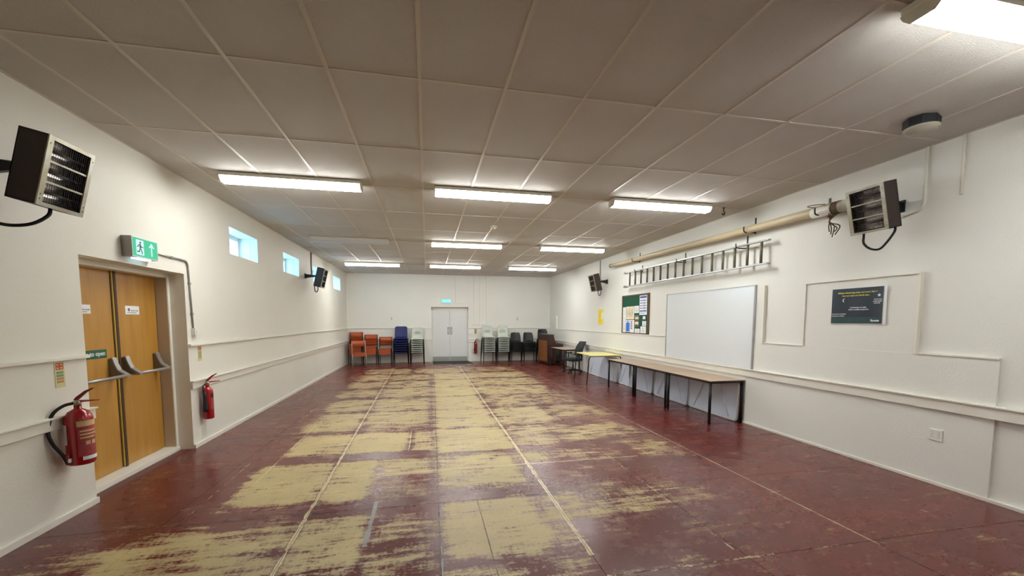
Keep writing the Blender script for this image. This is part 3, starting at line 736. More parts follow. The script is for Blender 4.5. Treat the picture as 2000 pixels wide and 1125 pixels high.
ext_sign(frameM((XL+.001, 5.735, 1.135), (0, 1, 0), (0, 0, 1)), .085, .185, 'narrow sign above the small extinguisher right of the wooden doors')
ext_sign(frameM((1.80, YF-.001, 1.12), (1, 0, 0), (0, 0, 1)), .10, .20, 'tiny sign above the extinguisher on the far wall')
# door notices
def notice(x, y0, y1, z0, z1, label):
    t = tag(empty('paper_notice', (x, y0, z0)), label, 'notice'); w_, h = y1-y0, z1-z0
    MB().box((0, 0, 0), (.0012, w_, h)).build('sheet', 'paper', t)
    m = MB(); m.add([(.0018, w_*.25+.018*math.cos(2*PI*i/10), h*.55+.018*math.sin(2*PI*i/10)) for i in range(10)], [tuple(range(10))]); m.build('emblem', 'ink_grey', t)
    text('PLEASE CLOSE', .017, 'ink', t, frameM((.0014, w_*.40, h*.38), (0, 1, 0), (0, 0, 1)))
    text('THE DOORS QUIETLY', .014, 'ink_grey', t, frameM((.0014, w_*.12, h*.16), (0, 1, 0), (0, 0, 1)))
notice(dp+.001, 4.945, 5.155, 1.605, 1.695, 'white paper notice on the right wooden door leaf')
notice(dp+.001, 4.30, 4.50, 1.605, 1.688, 'white paper notice half hidden on the left wooden leaf')
t = tag(empty('push_sign', (dp+.001, 4.13, 1.185)), 'green sign reading Push bar to open on the left wooden leaf', 'sign')
MB().box((0, .07, 0), (.002, .525, .082)).build('plate', 'green', t)
text('Push bar to open', .0585, 'wtext', t, frameM((.0022, .098, .026), (0, 1, 0), (0, 0, 1)), bold=.0012)

# ============================================================ EXTINGUISHERS
def extinguisher(loc, r, h, face, label, hose=True, cat='extinguisher'):
    """face = angle of the label side"""
    t = tag(empty('fire_extinguisher', loc, face), label, cat, 'red fire extinguishers')
    MB().lathe([(r*.9, 0), (r, .012), (r, h-.09*r/.085-.0), (r*.93, h-.055*r/.085), (r*.72, h-.02*r/.085), (r*.36, h), (.022, h+.004), (.022, h+.03)], 28).build('cylinder', 'red', t)
    MB().lathe([(.020, h+.03), (.024, h+.034), (.024, h+.062), (.014, h+.068)], 12).build('valve', 'steel', t)
    MB().prism([(-.015, h+.055), (.03, h+.052), (.13, h+.058), (.135, h+.066), (.03, h+.068), (-.015, h+.07)], 'y', -.010, .010).build('carry_handle', 'red', t, bevel=.002)
    MB().prism([(-.02, h+.07), (.01, h+.072), (.06, h+.125), (.105, h+.155), (.10, h+.162), (.05, h+.14), (-.005, h+.092)], 'y', -.011, .011).build('lever', 'darkred', t, bevel=.002)
    MB().lathe([(.011, 0), (.011, .008)], 12, Matrix.Translation((-.018, -.0, h+.05)) @ Matrix.Rotation(-PI/2, 4, 'Y')).build('gauge', 'alu', t)
    n = 12
    def wrap(z0, z1, a0, a1, m, nm, off=.0012):
        vs = []
        for z in (z0, z1):
            for k in range(n+1):
                a = math.radians(a0+(a1-a0)*k/n); vs.append(((r+off)*math.cos(a), (r+off)*math.sin(a), z))
        return MB().add(vs, [(k, k+1, n+2+k, n+1+k) for k in range(n)], True).build(nm, m, t)
    if hose:
        wrap(h*.16, h*.70, -75, 25, 'label_red', 'instruction_label'); wrap(h*.70, h*.80, -75, 25, 'label_tan', 'name_band', .0018)
        wrap(h*.09, h*.155, -60, 40, 'paper', 'service_label', .0018); wrap(h*.38, h*.74, -165, -118, 'paper', 'inspection_tag', .0022)
        g = MB()
        for z0, z1, a0, a1 in ((.6, .63, -65, 5), (.54, .57, -65, 15), (.48, .51, -65, 0), (.36, .43, -45, -25), (.36, .43, -18, 5)):
            vs = []
            for z in (h*z0, h*z1):
                for k in range(7):
                    a = math.radians(a0+(a1-a0)*k/6); vs.append(((r+.002)*math.cos(a), (r+.002)*math.sin(a), z))
            g.add(vs, [(k, k+1, 8+k, 7+k) for k in range(6)], True)
        g.build('print_lines', 'label_tan', t)
        hp = smooth_path([(-.02, -.0, h+.045), (-.06, -.05, h+.035), (-.10, -.10, h-.02), (-.115, -.13, h-.14), (-.095, -.125, h-.24), (-.06, -.10, h-.33), (-.04, -.092, h-.40)])
        MB().tube(hp, .012, 8).build('hose', 'rubber', t)
        MB().tube([(-.042, -.092, .10), (-.036, -.09, .02)], .014, 8).build('nozzle', 'darkred', t)
        MB().box((-.06, -.102, .035), (-.02, -.078, .065)).build('nozzle_clip', 'paper', t, bevel=.003)
    else:
        wrap(h*.30, h*.66, -70, 40, 'label_red', 'instruction_label'); wrap(h*.68, h*.78, -70, 60, 'black', 'name_band', .0018)
        MB().tube([(-.02, -.0, h+.04), (-.05, -.04, h+.02), (-.055, -.045, h-.05)], .008, 8).build('swivel_pipe', 'black', t)
        MB().lathe([(.016, h-.05), (.020, h-.10), (.030, h-.26), (.032, h-.30)], 12, Matrix.Translation((-.040, -.050, 0))).build('horn', 'black', t)
    return t
extinguisher((XL+.105, 3.745, .43), .083, .43, math.radians(10), 'large red water extinguisher with black hose hung left of the doors')
MB_ = MB().box((0, 0, 0), (.02, .1, .05))
e2 = extinguisher((XL+.072, 5.72, .315), .056, .40, math.radians(35), 'slim red extinguisher with black horn right of the wooden doors', False)
e3 = extinguisher((1.79, YF-.075, .30), .06, .42, math.radians(0), 'small red extinguisher on the far wall beside the doors', False)
for (a, b, pz) in (((XL, 3.70, .80), (XL+.025, 3.79, .86), None), ((XL, 5.69, .70), (XL+.02, 5.75, .76), None), ((1.76, YF-.02, .70), (1.82, YF, .76), None)):
    pass

# ============================================================ RIGHT WALL THINGS
# whiteboard
t = tag(empty('whiteboard', (XR-.016, 6.245, .83)), 'large blank whiteboard on the right wall above the brown tables', 'whiteboard')
MB().box((-.024, -1.105, 0), (0, 1.105, 1.225)).build('panel', 'board', t, bevel=.002)
f_ = MB(); f_.box((-.030, -1.118, -.012), (0, -1.10, 1.237)); f_.box((-.030, 1.10, -.012), (0, 1.118, 1.237)); f_.box((-.030, -1.10, -.012), (0, 1.10, .004)); f_.box((-.030, -1.10, 1.221), (0, 1.10, 1.237))
f_.build('frame', 'alu', t, bevel=.001)
# notice board
NB = (8.06, 9.29, 1.235, 2.145)
t = tag(empty('notice_board', (XR, (NB[0]+NB[1])/2, NB[2])), 'green felt notice board in a brown wooden frame', 'notice board')
hw = (NB[1]-NB[0])/2; H = NB[3]-NB[2]
MB().box((-.018, -hw+.02, .02), (0, hw-.02, H-.02)).build('felt', 'felt', t)
f_ = MB(); f_.box((-.03, -hw, 0), (0, -hw+.028, H)); f_.box((-.03, hw-.028, 0), (0, hw, H)); f_.box((-.03, -hw, 0), (0, hw, .028)); f_.box((-.03, -hw, H-.028), (0, hw, H))
f_.build('frame', 'wood_frame', t, bevel=.003)
PAP = [(.035, .155, .31, .965, 'paper', 'tall narrow white list pinned at the left of the notice board', 'list'),
 (.165, .485, .295, .63, 'cream', 'cream sheet with brown line drawing on the notice board', 'drawing'),
 (.495, .655, .29, .47, 'paper', 'small white sheet between the drawing and the blue timetable', 'few'),
 (.675, .935, .045, .52, 'paper', 'blue and white striped timetable at the top right of the board', 'stripes'),
 (.170, .325, .645, .955, 'paper', 'white sheet with a solid blue person shape', 'figure'),
 (.335, .495, .645, .965, 'paper', 'white sheet with short dark blocks right of the blue figure', 'blocks'),
 (.510, .665, .53, .82, 'photo', 'dark strip of photo prints in the middle of the board', 'photo'),
 (.520, .70, .86, .975, 'paper', 'small white card at the bottom middle of the board', 'few'),
 (.80, .89, .55, .625, 'paper', 'tiny white slip near the right edge of the board', 'none'),
 (.785, .92, .67, .79, 'paper', 'white slip below the tiny one on the board', 'few'),
 (.725, .92, .80, .965, 'paper', 'white card in the bottom right corner of the board', 'few')]
for s0, s1, t0, t1, m, lb, kind in PAP:
    ya, yb = NB[1]-s0*(NB[1]-NB[0]), NB[1]-s1*(NB[1]-NB[0]); z0, z1 = NB[3]-t1*H, NB[3]-t0*H
    p = tag(empty('pinned_paper', (XR-.019, ya, z0)), lb, 'paper', 'papers on the notice board'); W_, H_ = ya-yb, z1-z0
    MB().box((-.0012, -W_, 0), (0, 0, H_)).build('sheet', m, p)
    g = MB(); X0, X1 = -.0020, -.0012; gm = 'ink_grey'
    def bx(a, b, c, d): g.box((X0, -W_*b, H_*c), (X1, -W_*a, H_*d))
    if kind == 'list':
        for k in range(16): bx(.15, .55+.35*((k*7) % 5)/5, .93-.058*k, .945-.058*k)
    elif kind == 'few':
        bx(.4, .55, .6, .72); bx(.2, .8, .35, .40); bx(.25, .7, .2, .24)
    elif kind == 'stripes':
        gm = 'indigo'; bx(.06, .94, .86, .96)
        for k in range(5): bx(.06, .94, .20+.13*k, .235+.13*k)
        bx(.62, .65, .2, .8); bx(.1, .7, .08, .10)
        for k in range(5): bx(.08+.18*k, .2+.18*k, .16, .21)
    elif kind == 'figure':
        gm = 'bluep'; bx(.08, .92, .05, .78); g.add([(X0-.0003, -W_*.5+.026*math.cos(2*PI*i/12), H_*.86+.034*math.sin(2*PI*i/12)) for i in range(12)], [tuple(range(12))]); bx(.4, .6, .76, .82)
    elif kind == 'blocks':
        gm = 'ink'
        for k in range(4): bx(.15, .55, .84-.17*k, .90-.17*k); bx(.15, .5, .79-.17*k, .81-.17*k)
    elif kind == 'drawing':
        gm = 'wood_frame'
        for k in range(9):
            a = .10+.09*k; g.prism([(-W_*a, H_*(.15+.1*(k % 3))), (-W_*(a+.02), H_*(.15+.1*(k % 3))), (-W_*(a+.06*(1 if k % 2 else -1)+.02), H_*(.85-.08*(k % 4))), (-W_*(a+.06*(1 if k % 2 else -1)), H_*(.85-.08*(k % 4)))], 'x', X0, X1)
    elif kind == 'photo':
        gm = 'cream'; bx(.08, .92, .68, .86); bx(.08, .92, .22, .46); bx(.1, .9, .94, .97)
    if g.v: g.build('print', gm, p)
    MB().lathe([(.006, 0), (.005, .006)], 8, Matrix.Translation((-.0012, -W_/2, H_-.012)) @ Matrix.Rotation(-PI/2, 4, 'Y')).build('pin', 'alu', p)
# yellow notice
t = tag(empty('yellow_notice', (XR-.001, 10.60, 1.435)), 'tall narrow yellow paper notice under the distant right heater', 'notice')
MB().box((-.0015, -.155, 0), (0, .155, .415)).build('sheet', 'yellow', t)
MB().box((-.0022, -.145, .15), (-.0015, -.06, .33)).build('white_block', 'paper', t)
g = MB()
for k in range(6): g.box((-.0022, -.03+.0*k, .05+.055*k), (-.0015, .12, .065+.055*k))
g.build('print_lines', 'label_tan', t)
# poster
PY0, PY1, PZ0, PZ1 = 3.388, 3.985, 1.512, 1.92
t = tag(empty('poster', (XR-.020, PY1, PZ0)), 'dark blue poster with yellow heading, white moon and star', 'poster')
Wp, Hp = PY1-PY0, PZ1-PZ0
bk = MB(); n_ = 12; vs = []
for k in range(n_+1):
    yy = -Wp*k/n_
    xb = -.006-.010*max(0, k/n_-.75)*4*.6-.003*math.sin(k*1.1)
    vs += [(xb, yy, 0), (xb-.002, yy, Hp)]
fs = [(2*k, 2*k+2, 2*k+3, 2*k+1) for k in range(n_)]
def sheetmesh(dx, inset, m, nm, zlo=0, zhi=1):
    vv = []
    for k in range(n_+1):
        yy = -Wp*inset-(Wp*(1-2*inset))*k/n_*(.955 if inset else 1)
        xb = -.006-.024*max(0, k/n_-.75)-.002*math.sin(k*1.1)+dx
        vv += [(xb, yy, Hp*(zlo if not inset else max(zlo, .018))), (xb-.002, yy, Hp*(zhi if not inset else min(zhi, .985)))]
    nn = len(vv); back = [(v[0]+.0012, v[1], v[2]) for v in vv]
    f2 = fs + [tuple(i+nn for i in f)[::-1] for f in fs]
    rim = [2*k for k in range(n_+1)] + [2*k+1 for k in range(n_, -1, -1)]
    f2 += [(rim[i], rim[(i+1) % len(rim)], rim[(i+1) % len(rim)]+nn, rim[i]+nn) for i in range(len(rim))]
    return MB().add(vv+back, f2, False).build(nm, m, t)
sheetmesh(0, 0, 'paper', 'sheet'); sheetmesh(-.0016, .012, 'navy', 'night_print'); sheetmesh(-.0024, .0121, 'teal', 'landscape_band', 0, .19)
px = -.0125
def pt(body, size, m, yy, zz, al='LEFT', b=.0004, x=px): return text(body, size, m, t, frameM((x, -yy, zz), (0, -1, 0), (0, 0, 1)), align=al, bold=b)
pt('Making volunteering easier and more. Part 1:', .0235, 'ytext', Wp*.49, Hp*.845, 'CENTER', .0006, -.0135)
pt('how we reach our North star...', .0235, 'ytext', Wp*.47, Hp*.765, 'CENTER', .0006, -.0135)
pt('Consistently and safely', .019, 'wtext', Wp*.52, Hp*.44, 'CENTER'); pt('attract a quality programme', .019, 'wtext', Wp*.53, Hp*.385, 'CENTER')
pt('Recruit more volunteers', .0165, 'wtext', Wp*.03, Hp*.27); pt('and support members', .0165, 'wtext', Wp*.03, Hp*.215)
pt('Reach more', .016, 'wtext', Wp*.80, Hp*.645, x=-.0185); pt('young people', .016, 'wtext', Wp*.785, Hp*.595, x=-.0185); pt('every day', .016, 'wtext', Wp*.80, Hp*.545, x=-.0185)
pt('Scouts', .032, 'wtext', Wp*.76, Hp*.075, b=.0012, x=-.0185)
st = MB(); st.add([(-.0175, -Wp*.88+(.021 if i % 2 == 0 else .009)*math.sin(2*PI*i/10), Hp*.76+(.021 if i % 2 == 0 else .009)*math.cos(2*PI*i/10)) for i in range(10)], [tuple(range(10))]); st.build('star', 'wtext', t)
mo = MB(); o_ = [(-.0125, -Wp*.26-.0*1+.020*math.cos(math.radians(a)), Hp*.66+.020*math.sin(math.radians(a))) for a in range(-60, 241-120+1-0, 15)]
o_ = [(.020*math.cos(math.radians(a)), .020*math.sin(math.radians(a))) for a in range(-75, 105, 15)]
i_ = [(.004+.0165*math.cos(math.radians(a))-.010, .0165*math.sin(math.radians(a))) for a in range(90, -105, -15)]
mo.add([(-.0125, -Wp*.26+a, Hp*.66+b) for a, b in o_+i_], [tuple(range(len(o_+i_)))]); mo.build('moon', 'wtext', t)

# ladder
LX = XR-.115
t = tag(empty('ladder', (LX, 6.90, 2.50)), 'long aluminium ladder hung sideways on black hooks', 'ladder')
for z in (-.162, .157):
    MB().box((-.030, -2.06, z-.011), (.030, 2.04, z+.011)).build('stile', 'alu', t, bevel=.004)
    MB().box((-.036, 2.02, z-.022), (.036, 2.10, z+.022)).build('foot', 'grey_metal', t, bevel=.006)
for k in range(16):
    y = 1.86-.2525*k
    MB().tube([(0, y, -.150), (0, y, .146)], .019, 8).build('rung', 'rung', t)
# pole
t = tag(empty('pole', (XR-.12, 6.8, 2.90)), 'long thick varnished pole resting high on black wall hooks', 'pole')
PO = [Vector((0, 2.97-.495*k, .028-.0075*k*.9)) for k in range(13)]
MB().tube([(p.x, p.y, p.z) for p in PO], .044, 16, r2=.056).build('shaft', 'pole', t)
MB().tube([(0, -2.60, -.058), (0, -2.98, -.066)], .062, 16).build('end_sleeve', 'trim', t)
MB().lathe([(.050, 0), (.050, .05)], 16, Matrix.Translation((0, 2.93, .028)) @ Matrix.Rotation(-PI/2, 4, 'X')).build('end_band', 'steel', t)
rb = MB()
for q in range(4): rb.tube([(.066*math.cos(a)*1.02, -2.86-.022*q, -.064+.066*math.sin(a)*1.02) for a in [2*PI*i/12 for i in range(13)]], .007, 6)
for q in range(5):
    rb.tube(smooth_path([(-.05+.02*q, -2.84-.012*q, -.12), (-.055+.02*q, -2.86+.02*q, -.20), (-.04+.015*q, -2.84-.02*q, -.27-.02*(q % 2)), (-.05+.02*q, -2.86, -.33-.03*(q % 3))], 4), .006, 6)
rb.tube(smooth_path([(-.04, -2.78, .0), (-.07, -2.66, .02), (-.05, -2.56, .03), (-.02, -2.60, .01), (-.01, -2.7, -.005)], 4), .005, 6)
lab(rb.build('rope', 'rope', t), 'old frayed rope lashed round the end')
# hooks
def whook(y, z, reach, label, rise=.05, plate=.12):
    t = tag(empty('wall_hook', (XR, y, z)), label, 'hook', 'black wall hooks')
    MB().box((-.008, -.013, -.02), (0, .013, plate)).build('plate', 'black', t, bevel=.002)
    MB().tube(smooth_path([(-.004, 0, 0), (-reach*.6, 0, -.004), (-reach+.02, 0, .0), (-reach, 0, .02), (-reach-.002, 0, rise)], 5), .0085, 8).build('hook_arm', 'black', t)
for y, z, r_, lb, ri, pl in ((8.52, 2.868, .195, 'black hook under the far end of the long pole', .065, .19), (5.22, 2.830, .20, 'black hook under the pole above the near end of the ladder', .075, .21),
    (4.10, 2.80, .21, 'black hook under the pole beside the near heater', .075, .20),
    (8.40, 2.628, .19, 'black hook holding the far end of the ladder', .05, .14), (6.86, 2.628, .19, 'black hook holding the middle of the ladder', .05, .17), (5.36, 2.628, .20, 'black hook holding the near end of the ladder', .06, .18)):
    whook(y, z, r_, lb, ri, pl)

# ============================================================ TABLES
def brown_table(x, y, rz, w_, l, h, label, group='brown laminate tables with black frames'):
    t = tag(empty('table', (x, y, 0), rz), label, 'table', group)
    MB().box((-w_/2, -l/2, h-.020), (w_/2, l/2, h)).build('table_top', 'laminate', t, bevel=.002)
    e = MB(); a, b = w_/2+.002, l/2+.002
    e.box((-a, -b, h-.019), (-w_/2, b, h-.003)); e.box((w_/2, -b, h-.019), (a, b, h-.003)); e.box((-a, -b, h-.019), (a, -l/2, h-.003)); e.box((-a, l/2, h-.019), (a, b, h-.003))
    e.build('edging', 'edge_dark', t)
    f_ = MB(); q = .028
    for sx in (-1, 1): f_.box((sx*(w_/2-q-.025), -l/2+.02, h-.045), (sx*(w_/2-q), l/2-.02, h-.020))
    for sy in (-1, 1): f_.box((-w_/2+.03, sy*(l/2-q-.025), h-.045), (w_/2-.03, sy*(l/2-q), h-.020))
    f_.build('frame', 'tube_black', t)
    for sx in (-1, 1):
        for sy in (-1, 1):
            cx_, cy_ = sx*(w_/2-.030), sy*(l/2-.034)
            MB().tube([(cx_, cy_, h-.021), (cx_, cy_, .0)], .021, 10).build('leg', 'tube_black', t)
    return t
brown_table(4.397, 5.83, 0, .605, 1.14, .655, 'nearest of three brown tables in a row under the whiteboard')
brown_table(4.397, 6.985, 0, .605, 1.14, .655, 'middle one of three brown tables in a row against the right wall')
brown_table(4.390, 8.17, .02, .60, 1.17, .655, 'furthest of three brown tables in a row, next to the yellow table')
brown_table(4.335, 12.42, .05, .56, 1.14, .655, 'brown table between the piano and the office chair')
# yellow table
t = tag(empty('yellow_table', (4.235, 9.64, 0), -.03), 'pale yellow topped table with splayed thin black legs', 'table')
MB().rbox((-.39, -.53, .692), (.39, .53, .71), .02, 'z').build('table_top', 'yellow_lam', t, bevel=.002)
for sy in (-1, 1):
    y = sy*.46
    MB().tube([(-.46, y-.0, .0), (-.41, y, .62)]+arc((-.34, y, .625), .06, 180, 90, 5, 'xz')+[(.34, y, .685)]+arc((.34, y, .625), .06, 90, 0, 5, 'xz')+[(.46, y, 0)], .0125, 8).build('leg', 'tube_black', t)
MB().tube([(-.30, -.46, .68), (-.30, .46, .68)], .010, 8).tube([(.30, -.46, .68), (.30, .46, .68)], .010, 8).build('frame', 'tube_black', t)
# folded trestle tables leaning on the wall
fold = [(5.99, 'nearest white folding table leaning on the wall under the tables'), (7.10, 'second white folding table leaning behind the brown tables'), (8.50, 'third white folding table leaning behind the brown tables'), (10.18, 'furthest white folding table leaning beneath the yellow table')]
fl = [(5.32, 6.50), (6.53, 7.66), (7.72, 9.28), (9.34, 11.15)]
for k, ((y0, y1), (_, lb)) in enumerate(zip(fl, fold)):
    t = tag(empty('folding_table', (XR-.085, (y0+y1)/2, 0)), lb, 'table', 'white folding tables leaning on the right wall')
    hl = (y1-y0)/2; lean = Matrix.Rotation(math.radians(3.0), 4, 'Y')
    MB().rbox((-.012, -hl, .0), (.012, hl, .615), .06, 'x', lean, 5).build('table_top', 'plastic_leaf', t, bevel=.003)
    r_ = MB(); a = hl-.012
    loop = [(-.016, -a+.05, .014), (-.016, a-.05, .014), (-.016, a-.015, .03), (-.016, a, .065), (-.016, a, .55), (-.016, a-.015, .585), (-.016, a-.05, .60), (-.016, -a+.05, .60), (-.016, -a+.015, .585), (-.016, -a, .55), (-.016, -a, .065), (-.016, -a+.015, .03), (-.016, -a+.05, .014)]
    r_.tube([lean @ Vector(p) for p in loop], .008, 6); r_.build('rim', 'trim', t)
    for s_ in (-1, 1):
        MB().tube([lean @ Vector((-.024, s_*(hl-.16), .05)), lean @ Vector((-.024, s_*(hl-.42), .56))], .005, 6).build('folded_leg', 'white', t)

# ============================================================ CHAIRS
def shell(width, backh, seath, slot, m, name='seat_shell', parent=None):
    """one-piece moulded shell; front towards -y"""
    prof = [(-.215, seath-.016, .90), (-.21, seath-.006, .96), (-.185, seath+.002, 1.0), (-.10, seath-.006, 1.0), (0, seath-.014, 1.0), (.10, seath-.010, 1.0), (.155, seath+.012, .98), (.185, seath+.055, .95), (.20, seath+.10, .92),
            (.212, seath+.16, .90), (.225, seath+.215, .88), (.24, seath+.27, .85), (.255, backh-.03, .80), (.262, backh-.006, .74), (.268, backh, .62)]
    if m != 'blackshell': k_ = .8 if m == 'blue' else .5; prof = [(y, z, wf if i < 7 or i == 14 else wf+(.97-wf)*k_*(.55 if i == 13 else 1)) for i, (y, z, wf) in enumerate(prof)]
    nu = 12; vs = []; cx_ = []
    for k, (y, z, wf) in enumerate(prof):
        for i in range(nu+1):
            u = -1+2*i/nu; x = u*width/2*wf
            dz = 0; dy = 0
            if k <= 6: dz = .022*abs(u)**3 if k > 1 else -.02*abs(u)**4; 
            else: dy = -.035*abs(u)**2.5
            if k >= 12: dz -= .02*abs(u)**4
            if abs(u) > .95 and 1 < k < 8: dz -= .030
            vs.append((x, y+dy, z+dz))
    fs = []
    for k in range(len(prof)-1):
        for i in range(nu):
            if slot and k == 9 and 3 <= i <= 8: continue
            fs.append((k*(nu+1)+i, k*(nu+1)+i+1, (k+1)*(nu+1)+i+1, (k+1)*(nu+1)+i))
    me = bpy.data.meshes.new(name); me.from_pydata(vs, [], fs); me.update()
    bm = bmesh.new(); bm.from_mesh(me); bmesh.ops.recalc_face_normals(bm, faces=bm.faces)
    bmesh.ops.solidify(bm, geom=bm.faces[:], thickness=.007)
    for f in bm.faces: f.smooth = True
    bm.to_mesh(me); bm.free(); me.materials.append(MT[m]); o = bpy.data.objects.new(name, me); COL.objects.link(o); o.parent = parent
    return o
def shell_chair(kind):
    m, wd, bh, sh, slot = {'grey': ('greyshell', .42, .815, .425, True), 'black': ('blackshell', .43, .775, .425, False), 'blue': ('blue', .45, .825, .425, False)}[kind]
    t = empty('stacking_chair')
    s_ = shell(wd, bh, sh, slot, m, parent=t)
    zt = sh-.035; hw = wd/2+.012
    for sx in (-1, 1):
        MB().tube([(sx*(hw+.012), -.235, 0), (sx*hw, -.200, zt-.03), (sx*hw, -.190, zt)], .013, 8).build('leg', 'tube_black', t)
        MB().tube([(sx*(hw+.012), .225, 0), (sx*hw, .135, zt-.03), (sx*hw, .115, zt)], .013, 8).build('leg', 'tube_black', t)
        MB().tube([(sx*hw, -.190, zt), (sx*hw, .12, zt)], .0105, 8).build('side_rail', 'tube_black', t)
    MB().tube([(-hw, -.192, zt-.004), (hw, -.192, zt-.004)], .0125, 8).tube([(-hw, .09, zt-.006), (hw, .09, zt-.006)], .009, 8).build('cross_rail', 'tube_black', t)
    index_tree(t); return t
def panel_chair(leg):
    t = empty('plywood_chair'); W = .44
    sb = MB().rbox((-.20, -.205, .430), (.20, .17, .452), .03, 'z'); sb.build('seat', 'orange', t, bevel=.003)
    vs = []; n = 8
    for k in range(n+1):
        x = -.215+.43*k/n; c = .02*(1-(2*k/n-1)**2)
        for zz, yy in ((.655, .195), (.855, .225)):
            vs += [(x, yy+c, zz), (x, yy+c+.011, zz)]
    fs = []
    for k in range(n):
        a, b = 4*k, 4*k+4
        fs += [(a, b, b+2, a+2), (a+1, a+3, b+3, b+1), (a, a+1, b+1, b), (a+2, b+2, b+3, a+3)]
    fs += [(0, 2, 3, 1), (4*n, 4*n+1, 4*n+3, 4*n+2)]
    MB().add(vs, fs, True).build('backrest', 'orange', t, bevel=0)
    for sx in (-1, 1):
        x = sx*.212
        MB().tube([(x, -.22, 0), (x, -.19, .42)], .0115, 8).build('leg', leg, t)
        MB().tube([(x, .23, 0), (x, .165, .42), (x, .18, .62), (x, .215, .85)], .0115, 8).build('leg', leg, t)
        MB().tube([(x, -.19, .418), (x, .165, .418)], .0105, 8).build('side_rail', leg, t)
    MB().box((-.20, -.19, .345), (.20, -.178, .428)).build('apron', 'orange', t)
    MB().tube([(-.21, .15, .415), (.21, .15, .415)], .009, 8).build('cross_rail', leg, t)
    index_tree(t); return t
ORD = ['bottom', 'second from bottom', 'third from bottom', 'fourth from bottom', 'fifth from bottom', 'sixth from bottom', 'seventh from bottom', 'eighth from bottom', 'ninth from bottom']
used = set()
def stack(proto, x, y, rz, n, pitch, dy, what, where, group):
    for k in range(n):
        if proto.name in used: c = copy_tree(proto)
        else: c = proto; used.add(proto.name)
        c.location = (x+math.sin(rz)*dy*k*-1, y+dy*k*math.cos(rz), pitch*k); c.rotation_euler = (0, 0, rz)
        pos = 'topmost' if k == n-1 else ORD[k]
        tag(c, '%s %s, %s' % (pos, what, where), 'chair', group)
och = panel_chair('tube_black'); gch = shell_chair('grey'); bch = shell_chair('black'); blch = shell_chair('blue'); ofr = panel_chair('tube_grey')
stack(och, -2.44, 15.03, .03, 4, .088, -.004, 'orange plywood chair', 'stack in the left corner', 'orange chairs stacked in the left corner')
stack(och, -1.945, 15.0, 0, 3, .090, -.004, 'orange plywood chair', 'middle one of the orange stacks', 'orange chairs in the second stack')
stack(och, -1.45, 15.04, 0, 2, .095, -.004, 'orange plywood chair', 'stack beside the blue chairs', 'orange chairs beside the blue stack')
ofr.location = (-2.24, 14.40, 0); ofr.rotation_euler = (0, 0, .20); tag(ofr, 'single orange chair with pale grey legs in front of the corner stack', 'chair')
stack(blch, -.905, 15.0, 0, 7, .083, -.004, 'royal blue plastic chair', 'the only blue stack', 'blue stacking chairs')
stack(gch, -.345, 15.02, -.03, 8, .066, -.006, 'pale grey slotted chair', 'stack left of the white doors', 'grey chairs left of the white doors')
stack(gch, 2.215, 14.92, .10, 9, .064, -.006, 'pale grey slotted chair', 'stack nearest the far extinguisher', 'grey chairs in the stack by the extinguisher')
stack(gch, 2.775, 14.92, -.06, 9, .064, -.006, 'pale grey slotted chair', 'stack beside the black chairs', 'grey chairs in the stack by the black chairs')
stack(bch, 3.315, 15.06, .02, 6, .062, -.004, 'black plastic chair', 'stack beside the grey chairs', 'black chairs in the left stack')
stack(bch, 3.80, 15.06, -.04, 6, .062, -.004, 'black plastic chair', 'middle of the three black stacks', 'black chairs in the middle stack')
stack(bch, 4.36, 15.02, -.05, 8, .062, -.004, 'black plastic chair', 'stack behind the piano', 'black chairs behind the piano')

# office chair (faces -x)
t = tag(empty('office_chair', (4.23, 11.42, 0), math.radians(-80)), 'black swivel office chair with arms by the right wall', 'chair')
for k in range(5):
    a = 2*PI*k/5+.3; d = Vector((math.cos(a), math.sin(a), 0))
    lg = MB().tube([d*.03+Vector((0, 0, .085)), d*.16+Vector((0, 0, .080)), d*.29+Vector((0, 0, .062))], .020, 8, r2=.013).build('base_arm', 'black', t)
    cs = MB(); c_ = d*.29; nrm = Vector((-d.y, d.x, 0))
    Mc = Matrix((d, Vector((0, 0, 1)), nrm)).transposed().to_4x4(); Mc.translation = c_+Vector((0, 0, .027))
    cs.lathe([(.020, -.022), (.027, -.018), (.027, -.004), (.012, -.002), (.012, .002), (.027, .004), (.027, .018), (.020, .022)], 14, Mc); cs.tube([c_+Vector((0, 0, .03)), c_+Vector((0, 0, .065))], .007, 6)
    cs.build('caster', 'black', lg)
MB().lathe([(.034, .07), (.034, .11), (.026, .12), (.026, .22), (.016, .22), (.016, .34)], 14).build('gas_column', 'black', t)
MB().box((-.09, -.07, .335), (.09, .12, .362)).build('mechanism', 'black', t, bevel=.006)
MB().rbox((-.24, -.25, .362), (.24, .21, .430), .08, 'z', seg=4).build('seat', 'rubber', t, bevel=.02)
bkv = []; nb = 8; nk = 10
for k in range(nk+1):
    v = k/nk; z = .50+.42*v; y = .215+.16*v-.05*math.sin(v*PI)
    for i in range(nb+1):
        u = -1+2*i/nb; wd = .215*(1-.20*v**3-.15*(1-v)**3); bkv.append((u*wd, y-.045*u*u, z))
bb = MB(); nn = len(bkv)
